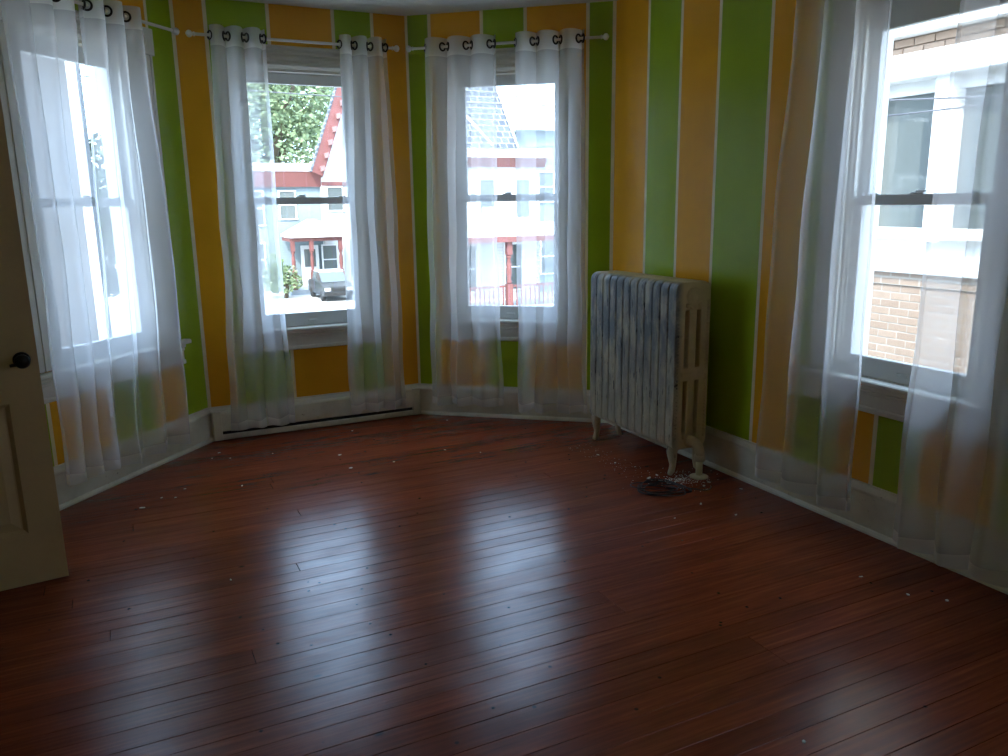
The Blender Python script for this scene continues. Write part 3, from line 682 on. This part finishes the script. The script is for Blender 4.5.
for i, (x, y, s) in enumerate(chips):
    mb = MB(); r = 0.0085*s; k = 6; a0 = R.uniform(0, 6); el = R.uniform(0.35, 0.8)
    vs = []
    for q in range(k):
        an = a0+2*math.pi*q/k; rr = r*R.uniform(0.7, 1.4); dx, dy = rr*math.cos(an), rr*el*math.sin(an); vs.append((x+dx*math.cos(a0)-dy*math.sin(a0), y+dx*math.sin(a0)+dy*math.cos(a0)))
    mb.prism(vs, 2, 0.0007, 0.0007+0.0022)
    where = ('near the baseboard of the leftmost window' if x < 0.6 and y > 4.2 else 'between the heater and the window reflections' if y > 4.2 else
             'around the radiator feet and cord' if x > 2.4 and y > 2.9 else 'along the right-hand baseboard' if x > 2.4 else 'out on the open floor')
    tag(build('paint_chip', mb, 'chip'), 'small white paint flake on the floor boards '+where, 'paint chip', 'paint flakes '+where)
mb = MB()
for k in range(420):
    a = R.uniform(0, 6.28); d = abs(R.gauss(0, 0.10)); x, y = 2.67+d*1.25*math.cos(a), 3.33+d*0.8*math.sin(a)
    r = R.uniform(0.0012, 0.0042); vs = [(x+r*R.uniform(.6, 1.3)*math.cos(a+q*1.57), y+r*R.uniform(.6, 1.3)*math.sin(a+q*1.57)) for q in range(4)]
    mb.prism(vs, 2, 0.0007, 0.0014)
for k in range(90):
    x, y = R.uniform(2.42, 2.62), R.uniform(3.45, 4.15); r = R.uniform(0.001, 0.0028); vs = [(x+r*math.cos(q*1.57), y+r*math.sin(q*1.57)) for q in range(4)]; mb.prism(vs, 2, 0.0007, 0.0012)
tag(build('plaster_dust', mb, 'chip'), 'white plaster crumbs sprinkled round the radiator feet', 'plaster dust', kind='stuff')

# ------------------------------------------------------------------ outside
GZ = -2.95
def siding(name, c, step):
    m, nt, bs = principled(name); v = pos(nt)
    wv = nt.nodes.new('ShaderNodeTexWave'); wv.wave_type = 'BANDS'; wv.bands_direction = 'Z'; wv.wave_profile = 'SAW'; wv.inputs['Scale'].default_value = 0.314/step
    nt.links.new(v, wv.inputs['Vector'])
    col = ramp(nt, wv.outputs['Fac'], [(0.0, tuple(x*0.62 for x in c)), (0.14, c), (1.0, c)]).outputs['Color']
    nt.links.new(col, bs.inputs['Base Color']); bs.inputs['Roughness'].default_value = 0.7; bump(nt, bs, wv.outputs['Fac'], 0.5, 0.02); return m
def brickish(name, c1, c2, cm, bw, bh, mortar, vec, offset=0.5, rough=0.85):
    m, nt, bs = principled(name); g = nt.nodes.new('ShaderNodeNewGeometry'); sx = nt.nodes.new('ShaderNodeSeparateXYZ'); nt.links.new(g.outputs['Position'], sx.inputs[0])
    cb = nt.nodes.new('ShaderNodeCombineXYZ'); nt.links.new(sx.outputs[vec[0]], cb.inputs[0]); nt.links.new(sx.outputs[vec[1]], cb.inputs[1])
    b = nt.nodes.new('ShaderNodeTexBrick'); b.offset = offset; nt.links.new(cb.outputs[0], b.inputs['Vector'])
    for k, x in (('Color1', c1), ('Color2', c2), ('Mortar', cm)): b.inputs[k].default_value = (*x, 1)
    b.inputs['Scale'].default_value = 1; b.inputs['Brick Width'].default_value = bw; b.inputs['Row Height'].default_value = bh; b.inputs['Mortar Size'].default_value = mortar
    nt.links.new(b.outputs['Color'], bs.inputs['Base Color']); bs.inputs['Roughness'].default_value = rough; bump(nt, bs, b.outputs['Fac'], -0.4, 0.01); return m
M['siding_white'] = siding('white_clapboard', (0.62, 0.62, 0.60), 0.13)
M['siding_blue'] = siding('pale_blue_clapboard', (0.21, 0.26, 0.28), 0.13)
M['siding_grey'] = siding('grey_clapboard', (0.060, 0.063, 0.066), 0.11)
M['slate'] = brickish('grey_slate', (0.055, 0.062, 0.075), (0.085, 0.095, 0.11), (0.20, 0.21, 0.23), 0.30, 0.24, 0.022, ('X', 'Z'))
M['far_brick'] = brickish('tan_brick', (0.26, 0.185, 0.135), (0.30, 0.215, 0.155), (0.34, 0.30, 0.25), 0.21, 0.075, 0.010, ('Y', 'Z'))
M['red_trim'] = paint('dull_red_trim', (0.17, 0.058, 0.050), 0.6, 0.1, 2, 0)
M['pale_red'] = paint('faded_red_bracket', (0.27, 0.15, 0.135), 0.6, 0.1, 2, 0)
M['ext_white'] = paint('outdoor_white_paint', (0.66, 0.66, 0.64), 0.6, 0.04, 2, 0)
M['ext_grey'] = paint('grey_porch_paint', (0.30, 0.33, 0.35), 0.7, 0.08, 2, 0)
M['mortar'] = paint('mortar', (0.36, 0.33, 0.285), 0.9, 0.1, 10, 0.2)
M['asphalt'] = paint('asphalt', (0.17, 0.17, 0.17), 0.9, 0.15, 3, 0)
M['concrete'] = paint('pale_concrete', (0.46, 0.45, 0.42), 0.9, 0.1, 1.5, 0)
M['grass'] = paint('lawn_grass', (0.10, 0.16, 0.04), 0.9, 0.3, 4, 0)
M['bark'] = paint('bark', (0.10, 0.075, 0.05), 0.9, 0.3, 8, 0.3)
M['leaf'] = paint('leaf', (0.19, 0.245, 0.12), 0.6, 0.35, 1.5, 0)
M['leaf_dimmed'] = paint('dimmed_leaf', (0.060, 0.085, 0.038), 0.6, 0.35, 1.5, 0)  # leaf colour darkened to offset the stronger daylight on these trees
M['car_white'] = paint('white_car_paint', (0.68, 0.68, 0.68), 0.25, 0.02, 2, 0)
M['car_grey'] = paint('grey_car_paint', (0.045, 0.05, 0.055), 0.25, 0.02, 2, 0)
M['tyre'] = paint('tyre_rubber', (0.02, 0.02, 0.02), 0.8, 0.1, 5, 0)
M['shade'] = paint('roller_shade_fabric', (0.50, 0.52, 0.50), 0.8, 0.05, 2, 0)
M['wire'] = paint('wire_insulation', (0.10, 0.10, 0.11), 0.6, 0.1, 3, 0)
def ext_glass():
    m, nt, bs = principled('outdoor_window_glass'); bs.inputs['Base Color'].default_value = (0.10, 0.115, 0.11, 1); bs.inputs['Roughness'].default_value = 0.06; bs.inputs['Specular IOR Level'].default_value = 0.6; return m
M['ext_glass'] = ext_glass()
def brick_mat():
    m, nt, bs = principled('tan_brick_piece'); oi = nt.nodes.new('ShaderNodeObjectInfo')
    c = ramp(nt, oi.outputs['Random'], [(0.0, (0.25, 0.175, 0.125)), (0.5, (0.28, 0.20, 0.145)), (1.0, (0.31, 0.225, 0.165))]).outputs['Color']
    c = mixc(nt, ramp(nt, noise(nt, pos(nt), 14, 4), [(0.4, (0, 0, 0)), (0.7, (0.4, 0.4, 0.4))]).outputs['Color'], c, (0.22, 0.155, 0.11))
    nt.links.new(c, bs.inputs['Base Color']); bs.inputs['Roughness'].default_value = 0.9; return m
M['brick'] = brick_mat()

mb = MB(); mb.box(-70, 90, -40, 140, GZ-0.3, GZ); tag(build('ground', mb, 'concrete'), 'pale sunlit pavement outside', 'ground', kind='structure')
mb = MB(); mb.box(1.5, 90, 15, 24, GZ, GZ+0.02); tag(build('road', mb, 'asphalt'), 'grey asphalt street outside the bay', 'road', kind='structure')
mb = MB(); mb.box(XL-TH-1.3, P_BR.x+TH, YB-TH, 4.3, GZ, -0.26); mb.box(XL-TH-1.3, P_BR.x+TH, YB-TH, 4.3, CEIL+0.26, CEIL+0.5); mb.prism([(P_A.x-0.2, 4.3), (P_AB.x, P_AB.y+TH), (P_BC.x, P_BC.y+TH), (P_CD.x+TH, 4.5), (P_CD.x+TH, 4.3)], 2, GZ, -0.26)
tag(build('wall_house_base', mb, 'outer'), 'outer house mass under and over the room', 'wall', kind='structure')

def sash_window(par, X0, X1, Y, z0, z1, frame='ext_white', d=0.08, axis='y', split=True):
    """a window on a facade facing -y (axis y) or -x (axis x)"""
    mb = MB(); t = 0.07
    T = (lambda a, b, z: Vector((a, Y+b, z))) if axis == 'y' else (lambda a, b, z: Vector((Y+b, a, z)))
    mb = MB(T)
    mb.box(X0-t, X0, -d, 0.02, z0-t, z1+t); mb.box(X1, X1+t, -d, 0.02, z0-t, z1+t); mb.box(X0, X1, -d, 0.02, z1, z1+t); mb.box(X0-0.03-t, X1+0.03+t, -d-0.03, 0.02, z0-t, z0)
    if split: mb.box(X0, X1, -d*0.6, 0.01, (z0+z1)/2-0.03, (z0+z1)/2+0.03)
    w = build('window', mb, frame, par)
    mb = MB(T); mb.box(X0, X1, -0.012, 0.005, z0, z1); build('pane', mb, 'ext_glass', w); return w
def turned_post(par, x, y, z0, z1, mat='red_trim', s=1.0):
    H = z1-z0; mb = MB()
    mb.box(x-0.10*s, x+0.10*s, y-0.10*s, y+0.10*s, z0, z0+0.35*H); 
    mb.lathe([(0.07*s, 0.35*H), (0.10*s, 0.38*H), (0.06*s, 0.42*H), (0.09*s, 0.52*H), (0.085*s, 0.66*H), (0.05*s, 0.74*H), (0.095*s, 0.77*H), (0.06*s, 0.80*H)], (x, y, z0), (0, 0, 1), 10)
    mb.box(x-0.09*s, x+0.09*s, y-0.09*s, y+0.09*s, z0+0.80*H, z1); return build('porch_post', mb, mat, par)

# --- the gabled house seen over the heater, about 44 m away
def gable_house():
    Y = 44.0
    h = thing('gabled_house', 'white clapboard house with steep red gable trim and small porch across the street', 'house', (11.5, Y+4, GZ))
    pk = 8.0; xl, xr = 10.05, 16.55; xm = 13.3; zt = 3.6; zp = 12.7
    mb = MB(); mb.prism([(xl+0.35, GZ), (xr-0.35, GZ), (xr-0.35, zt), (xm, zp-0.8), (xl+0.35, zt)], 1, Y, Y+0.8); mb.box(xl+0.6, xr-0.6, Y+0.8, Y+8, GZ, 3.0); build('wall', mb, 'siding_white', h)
    # roof slopes and red bargeboards with brackets
    for sg, xe in ((-1, xl-0.25), (1, xr+0.25)):
        mb = MB(); dx = xm-xe; dz = zp-zt+0.3; L = math.hypot(dx, dz); nx, nz = -dz/L*sg*-1, abs(dx)/L
        a = (xe, zt-0.3); b = (xm, zp); o = (-abs(dz)/L*0.07*(1 if sg < 0 else -1), abs(dx)/L*0.07)
        mb.prism([a, b, (b[0]+o[0], b[1]+o[1]), (a[0]+o[0], a[1]+o[1])], 1, Y-0.62, Y-0.25); rf = build('roof', mb, 'slate', h)
        mb = MB(); k = (abs(dz)/L*0.62*(1 if sg < 0 else -1), -abs(dx)/L*0.62)
        mb.prism([a, b, (b[0]+k[0]*0.98, b[1]+k[1]), (a[0]+k[0], a[1]+k[1])], 1, Y-0.60, Y-0.45); bb = build('bargeboard', mb, 'red_trim', h)
        for i in range(14):
            f = (i+0.5)/14; px_, pz_ = a[0]+(b[0]-a[0])*f+k[0]*0.75, a[1]+(b[1]-a[1])*f+k[1]*0.75
            mb = MB(); mb.prism([(px_-0.10, pz_-0.16), (px_+0.14, pz_-0.10), (px_+0.10, pz_+0.16), (px_-0.14, pz_+0.10)], 1, Y-0.80, Y-0.60); build('bracket', mb, 'pale_red', bb)
    # flat-roofed wing to the left with red cornice
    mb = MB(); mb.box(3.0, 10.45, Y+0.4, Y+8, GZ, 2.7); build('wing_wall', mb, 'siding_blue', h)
    mb = MB(); mb.box(2.7, 10.6, Y-0.15, Y+8.2, 3.35, 3.75); build('wing_roof', mb, 'ext_white', h)
    mb = MB(); mb.prism([(Y-0.1, 3.35), (Y+0.4, 3.35), (Y+0.4, 2.55), (Y+0.15, 2.55)], 0, 2.8, 10.5); build('cornice', mb, 'red_trim', h)
    sash_window(h, 8.2, 9.0, Y+0.4, 0.9, 2.3); sash_window(h, 6.4, 7.3, Y+0.4, 0.6, 2.3); sash_window(h, 6.4, 7.2, Y+0.4, -2.1, -0.4); sash_window(h, 4.5, 5.4, Y+0.4, -2.1, -0.4); sash_window(h, 4.5, 5.4, Y+0.4, 0.6, 2.3)
    sash_window(h, 10.7, 11.5, Y, 1.3, 2.5); sash_window(h, 12.5, 13.4, Y, 1.0, 2.9); sash_window(h, 11.75, 12.2, Y, -2.3, -0.3); sash_window(h, 14.6, 15.5, Y, 1.0, 2.9)
    mb = MB(); mb.box(10.4, 16.2, Y-0.12, Y, 2.60, 2.80); build('belt_course', mb, 'red_trim', h)
    # porch
    Yp = Y-2.2
    mb = MB(); e = [(8.05, Yp-0.3, 0.10), (10.85, Yp-0.3, 0.10), (10.85, Y, 0.10), (8.05, Y, 0.10)]; t = [(9.5, Yp+0.9, 0.75), (9.9, Yp+0.9, 0.75), (9.9, Y, 0.85), (9.5, Y, 0.85)]
    b2 = [(p[0], p[1], -0.04) for p in e]
    mb.add(e+t+b2, [(0, 1, 5, 4), (1, 2, 6, 5), (2, 3, 7, 6), (3, 0, 4, 7), (4, 5, 6, 7), (0, 8, 9, 1), (1, 9, 10, 2), (2, 10, 11, 3), (3, 11, 8, 0), (8, 11, 10, 9)]); build('porch_roof', mb, 'ext_white', h)
    mb = MB(); mb.box(8.10, 10.78, Yp-0.1, Yp+0.1, -0.24, -0.04); mb.box(8.10, 8.28, Yp, Y, -0.24, -0.04); mb.box(10.60, 10.78, Yp, Y, -0.24, -0.04); build('porch_beam', mb, 'red_trim', h)
    for x in (8.20, 9.16, 10.68): turned_post(h, x, Yp, GZ+0.25, -0.24, s=1.1)
    mb = MB(); mb.box(7.95, 10.95, Yp-0.25, Y, GZ, GZ+0.25); build('porch_deck', mb, 'ext_grey', h)
    mb = MB(); mb.box(9.05, 10.0, Y-0.06, Y, GZ+0.25, -0.55); d = build('door', mb, 'ext_white', h)
    mb = MB(); mb.box(9.22, 9.83, Y-0.08, Y-0.055, -1.7, -0.75); build('pane', mb, 'ext_glass', d)
    sash_window(h, 10.25, 11.0, Y, -2.1, -0.6)
gable_house()

# --- the slate-roofed house seen beside the radiator, about 30 m away
def slate_house():
    Y = 30.0
    h = thing('slate_roofed_house', 'white house with grey slate roof and red cornice seen beside the radiator', 'house', (13.0, Y+4, GZ))
    mb = MB(); mb.box(10.6, 16.2, Y, Y+8, GZ, 3.2); build('wall', mb, 'siding_white', h)
    mb = MB(); mb.prism([(Y-0.6, 3.30), (Y, 3.30), (Y, 2.95), (Y-0.30, 2.95)], 0, 10.4, 16.3); build('cornice', mb, 'red_trim', h)
    mb = MB(); mb.box(10.3, 16.4, Y-0.65, Y+8.2, 3.30, 3.66); build('eave_fascia', mb, 'ext_white', h)
    # roof: slope back from the eave, hipped on the right
    e = [(10.2, Y-0.7, 3.66), (14.85, Y-0.7, 3.66), (14.85, Y+3.0, 8.6), (10.2, Y+3.0, 8.6), (14.85, Y+7.5, 3.66), (10.2, Y+7.5, 3.66)]
    mb = MB(); mb.add(e, [(0, 1, 2, 3), (1, 4, 2), (4, 5, 3, 2), (5, 0, 3), (0, 5, 4, 1)]); build('roof', mb, 'slate', h)
    mb = MB(); mb.tube([(14.85, Y-0.72, 3.70), (14.85, Y+3.0, 8.65)], 0.05, 8); build('hip_flashing', mb, 'ext_white', h)
    mb = MB(); mb.tube([(13.78, Y-0.66, 3.74), (12.85, Y+0.45, 5.22), (11.9, Y+1.55, 6.70)], 0.06, 8); build('valley_flashing', mb, 'ext_white', h)
    sash_window(h, 13.45, 14.10, Y, 0.95, 2.45); sash_window(h, 11.3, 12.0, Y, 0.95, 2.45); sash_window(h, 15.1, 15.7, Y, 0.95, 2.45)
    mb = MB(); mb.box(13.5, 14.05, Y-0.45, Y-0.05, 0.95, 1.38, ch=0.03); build('window_air_conditioner', mb, 'ext_white', h)
    Yp = Y-1.9
    mb = MB(); mb.prism([(Yp-0.3, 0.28), (Y, 0.75), (Y, 0.28)], 0, 10.4, 17.2); build('porch_roof', mb, 'ext_white', h)
    mb = MB(); mb.box(10.4, 17.2, Yp-0.32, Yp-0.12, 0.06, 0.28); build('porch_beam', mb, 'red_trim', h)
    for x in (10.7, 13.78, 16.0): turned_post(h, x, Yp-0.05, GZ+0.5, 0.06, s=1.2)
    mb = MB(); mb.box(10.4, 17.2, Yp-0.35, Y, GZ, GZ+0.5); build('porch_deck', mb, 'ext_grey', h)
    sash_window(h, 12.55, 13.2, Y, -2.0, -0.15); sash_window(h, 14.55, 15.3, Y, -2.0, -0.15)
    mb = MB(); mb.box(10.4, 13.6, Yp-0.06, Yp+0.0, GZ+1.25, GZ+1.33); mb.box(14.0, 17.0, Yp-0.06, Yp, GZ+1.25, GZ+1.33)
    for i in range(32): 
        x = 10.5+i*0.20
        mb.box(x, x+0.05, Yp-0.05, Yp-0.01, GZ+0.5, GZ+1.26)
    build('porch_railing', mb, 'red_trim', h)
slate_house()

def blue_house():
    Y = 36.0
    h = thing('pale_blue_house', 'pale blue house at the right behind the slate roof', 'house', (22, Y+4, GZ))
    mb = MB(); mb.box(18.7, 27.0, Y, Y+9, GZ, 5.0); build('wall', mb, 'siding_blue', h)
    mb = MB(); mb.prism([(Y-0.5, 5.0), (Y+4.5, 6.0), (Y+9.5, 5.0)], 0, 18.2, 27.4); build('roof', mb, 'ext_white', h)
    sash_window(h, 19.25, 20.2, Y, 1.6, 3.0); sash_window(h, 22, 22.9, Y, 1.6, 3.1); sash_window(h, 19.5, 20.4, Y, -2.0, -0.3); sash_window(h, 22, 22.9, Y, -2.0, -0.3)
blue_house()

def grey_house():
    Y = 14.0
    h = thing('grey_house', 'grey clapboard house seen through the leftmost window', 'house', (-8, Y+4, GZ))
    mb = MB(); mb.box(-16.0, -0.28, Y, Y+8, GZ, 7.5); build('wall', mb, 'siding_grey', h)  # unseen width and height added to cut sky light at the leftmost window
    mb = MB(); mb.prism([(Y-0.5, 7.5), (Y+8.5, 7.5), (Y+4, 10.0)], 0, -16.4, -0.05); build('roof', mb, 'slate', h)
    for z0, z1 in ((0.55, 1.95), (-2.3, -0.8), (3.4, 4.9)):
        for x in (-2.6, -4.5, -7.0, -9.7, -12.4): sash_window(h, x, x+0.8, Y, z0, z1)
    mb = MB(); mb.box(-0.37, -0.24, Y-0.06, Y+0.04, GZ, 7.5); build('corner_board', mb, 'ext_white', h)
grey_house()

# --- trees
def leaf_tree(c, rad, zb, n, leaf, label, seed, lobes=9, mat='leaf'):
    rt = random.Random(seed); x, y, z = c
    h = thing('leafy_tree', label, 'tree', (x, y, zb), 'street trees')
    mb = MB(); mb.tube([(x, y, zb), (x+0.1*rad, y, zb+(z-zb)*0.5), (x, y, z)], [rad*0.10, rad*0.08, rad*0.05], 10)
    for k in range(5):
        a = k*1.26; mb.tube([(x, y, z-rad*0.5), (x+rad*0.35*math.cos(a), y+rad*0.35*math.sin(a), z), (x+rad*0.6*math.cos(a), y+rad*0.6*math.sin(a), z+rad*0.3)], [rad*0.05, rad*0.03, rad*0.015], 7)
    build('trunk', mb, 'bark', h)
    L = [(rt.uniform(-.55, .55), rt.uniform(-.55, .55), rt.uniform(-.5, .6), rt.uniform(.35, .55)) for _ in range(lobes)]
    mb = MB()
    for k in range(n):
        l = rt.choice(L); d = Vector((rt.gauss(0, 1), rt.gauss(0, 1), rt.gauss(0, 1))).normalized()*l[3]*rt.uniform(0.75, 1.05)
        p = Vector((x, y, z))+(Vector(l[:3])+d)*rad; a = Vector((rt.gauss(0, 1), rt.gauss(0, 1), rt.gauss(0, .6))).normalized(); b = a.cross(Vector((rt.gauss(0, 1), rt.gauss(0, 1), rt.gauss(0, 1)))).normalized(); s = leaf*rt.uniform(.6, 1.3)
        i = len(mb.v); mb.v += [p-a*s, p+b*s*0.55, p+a*s, p-b*s*0.55]; mb.f.append([i, i+1, i+2, i+3]); mb.mi.append(0); mb.sm.append(False)
    tag(build('crown', mb, mat, h, fix=False), kind='stuff'); return h
leaf_tree((11.5, 66, 8.0), 8.0, GZ, 15000, 0.24, 'large leafy tree rising behind the red-corniced wing', 3, 26)
leaf_tree((1.25, 29, 0.8), 2.7, GZ, 14000, 0.15, 'leafy tree beside the grey house in the leftmost window', 5, 12, 'leaf_dimmed')
leaf_tree((-0.45, 12.6, -2.2), 0.8, GZ, 1800, 0.07, 'low green bush in front of the grey house', 6, 9, 'leaf_dimmed')
leaf_tree((7.45, 40.5, -1.8), 1.1, GZ, 1800, 0.09, 'bush beside the red porch post', 8)

# --- parked car by the porch
def car():
    c0 = Vector((9.42, 39.3, GZ)); h = thing('parked_car', 'small grey car parked nose-on in front of the red-posted porch', 'car', c0)
    T = lambda a, b, z: Vector((c0.x+a*0.86, c0.y+b*0.86, GZ+z*0.95))
    mb = MB(T); mb.prism([(-1.95, 0.28), (-1.9, 0.75), (-0.95, 0.92), (1.5, 0.95), (1.95, 0.85), (1.95, 0.3)], 0, -0.84, 0.84); b = build('body', mb, 'car_grey', h)
    mb = MB(T); mb.prism([(-1.02, 0.92), (1.45, 0.94), (0.95, 1.38), (-0.35, 1.40)], 0, -0.70, 0.70); build('cabin_glass', mb, 'ext_glass', h)
    mb = MB(T); mb.prism([(-0.40, 1.38), (1.0, 1.36), (0.85, 1.46), (-0.25, 1.48)], 0, -0.69, 0.69); build('roof', mb, 'car_white', h)
    mb = MB(T); mb.box(-0.80, 0.80, -2.0, -1.90, 0.30, 0.46); build('bumper', mb, 'tyre', h)
    mb = MB(T); mb.box(-0.40, 0.40, -1.96, -1.90, 0.52, 0.68); build('grille', mb, 'tyre', h)
    for a in (-0.62, 0.62):
        mb = MB(T); mb.box(a-0.16, a+0.16, -1.97, -1.88, 0.54, 0.70); build('headlight', mb, 'car_white', h)
    for a in (-0.74, 0.74):
        for b in (-1.25, 1.25):
            mb = MB(); mb.lathe([(0.18, -0.09), (0.27, -0.08), (0.27, 0.08), (0.18, 0.09)], T(a, b, 0.285), (1, 0, 0), 16); build('wheel', mb, 'tyre', h)
car()

# --- the brick house next door, seen through the right-hand window
def brick_house():
    X = 6.8
    h = thing('brick_house', 'tan brick house with white-framed bay windows next door on the right', 'house', (X+3, 5, GZ))
    mb = MB(); mb.box(X+0.02, X+7, -2.0, 9.5, GZ, 0.68); build('wall', mb, 'far_brick', h)
    mb = MB(); mb.box(X+0.02, X+7, -2.0, 9.5, 2.78, 5.4); build('upper_wall', mb, 'far_brick', h)
    mb = MB(); mb.box(X-0.0075, X+0.0195, 3.3, 6.9, -0.42, 0.68); build('mortar_bed', mb, 'mortar', h)
    # bricks one by one where they can be told apart
    bmb = MB(); bmb.box(-0.012, 0.012, -0.1005, 0.1005, -0.0325, 0.0325, ch=0.003)
    bme = bpy.data.meshes.new('brick'); bme.from_pydata([tuple(v) for v in bmb.v], [], bmb.f); bme.materials.append(M['brick'])
    o0 = origin_of(h); k = 0
    for j in range(14):
        for i in range(17):
            y = 3.45+i*0.2115+(0.105 if j % 2 else 0)
            o = bpy.data.objects.new('brick', bme); COL.objects.link(o); o.parent = h
            o.location = Vector((X+R.uniform(-0.002, 0.002), y, 0.640-j*0.0755))-o0
    mb = MB(); mb.box(X-0.03, X+0.4, 0.5, 8.6, 0.68, 0.80); build('brick_ledge', mb, 'far_brick', h)
    mb = MB(); mb.box(X-0.09, X+0.4, 0.45, 8.65, 0.80, 0.895, ch=0.01); build('ledge_cap', mb, 'ext_white', h)
    mb = MB(); mb.box(X+0.06, X+0.5, 0.5, 8.6, 0.895, 1.15); build('spandrel_panel', mb, 'ext_white', h)
    ys = [1.0, 1.58, 1.76, 2.50, 2.68, 3.42, 3.60, 4.14, 4.31, 4.885, 5.065, 5.68, 5.86, 6.6, 6.78, 7.5]
    posts = [(0.5, 1.0)]+[(ys[i], ys[i+1]) for i in range(1, 15, 2)]+[(7.5, 8.6)]
    for a, b in posts: mb = MB(); mb.box(X-0.03, X+0.3, a, b, 1.10, 2.56); build('window_post', mb, 'ext_white', h)
    for i in range(0, 16, 2):
        a, b = ys[i], ys[i+1]
        mb = MB(); mb.box(X+0.09, X+0.16, a, b, 1.15, 1.22); mb.box(X+0.09, X+0.16, a, b, 2.44, 2.56); w = build('window', mb, 'ext_white', h)
        mb = MB(); mb.box(X+0.135, X+0.142, a, b, 1.20, 2.46); build('pane', mb, 'ext_glass', w)
        mb = MB(); mb.box(X-0.05, X+0.16, a, b, 1.125, 1.152); build('window_sill', mb, 'ext_white', w)
    mb = MB(); mb.box(X-0.12, X+0.5, 0.4, 8.7, 2.555, 2.785, ch=0.01); build('fascia', mb, 'ext_white', h)
    for i in range(18):
        o = bpy.data.objects.new('brick', bme); COL.objects.link(o); o.parent = h; o.location = Vector((X+0.008, 3.45+i*0.2115, 2.825))-o0
        o = bpy.data.objects.new('brick', bme); COL.objects.link(o); o.parent = h; o.location = Vector((X+0.008, 3.55+i*0.2115, 2.90))-o0
    mb = MB(); mb.box(X-0.14, X+0.5, 0.2, 8.9, 2.945, 3.30); build('eave', mb, 'ext_white', h)
brick_house()

# --- overhead wires
def wire(pts, r, label, n=24):
    a, b, sag = pts; P = []
    for k in range(n+1):
        f = k/n; P.append(Vector(a).lerp(Vector(b), f)-Vector((0, 0, sag*4*f*(1-f))))
    mb = MB(); mb.tube(P, r, 6); tag(build('power_line', mb, 'wire'), label, 'power line', 'overhead wires')
wire(((-10.8, 27, 6.04), (32.4, 27, 6.04), 1.06), 0.018, 'thick power line crossing the treetop in the window above the heater')
wire(((6, 25.2, 8.45), (24, 25.2, 1.5), 0.1), 0.014, 'power line sloping down past the slate roof')
wire(((6.3, -3, 1.95), (6.3, 14, 3.50), 0.35), 0.008, 'pale service wire in front of the brick house windows')
wire(((6.42, -3, 2.35), (6.35, 14, 2.50), 0.20), 0.008, 'dark service wire crossing below it at the brick house')
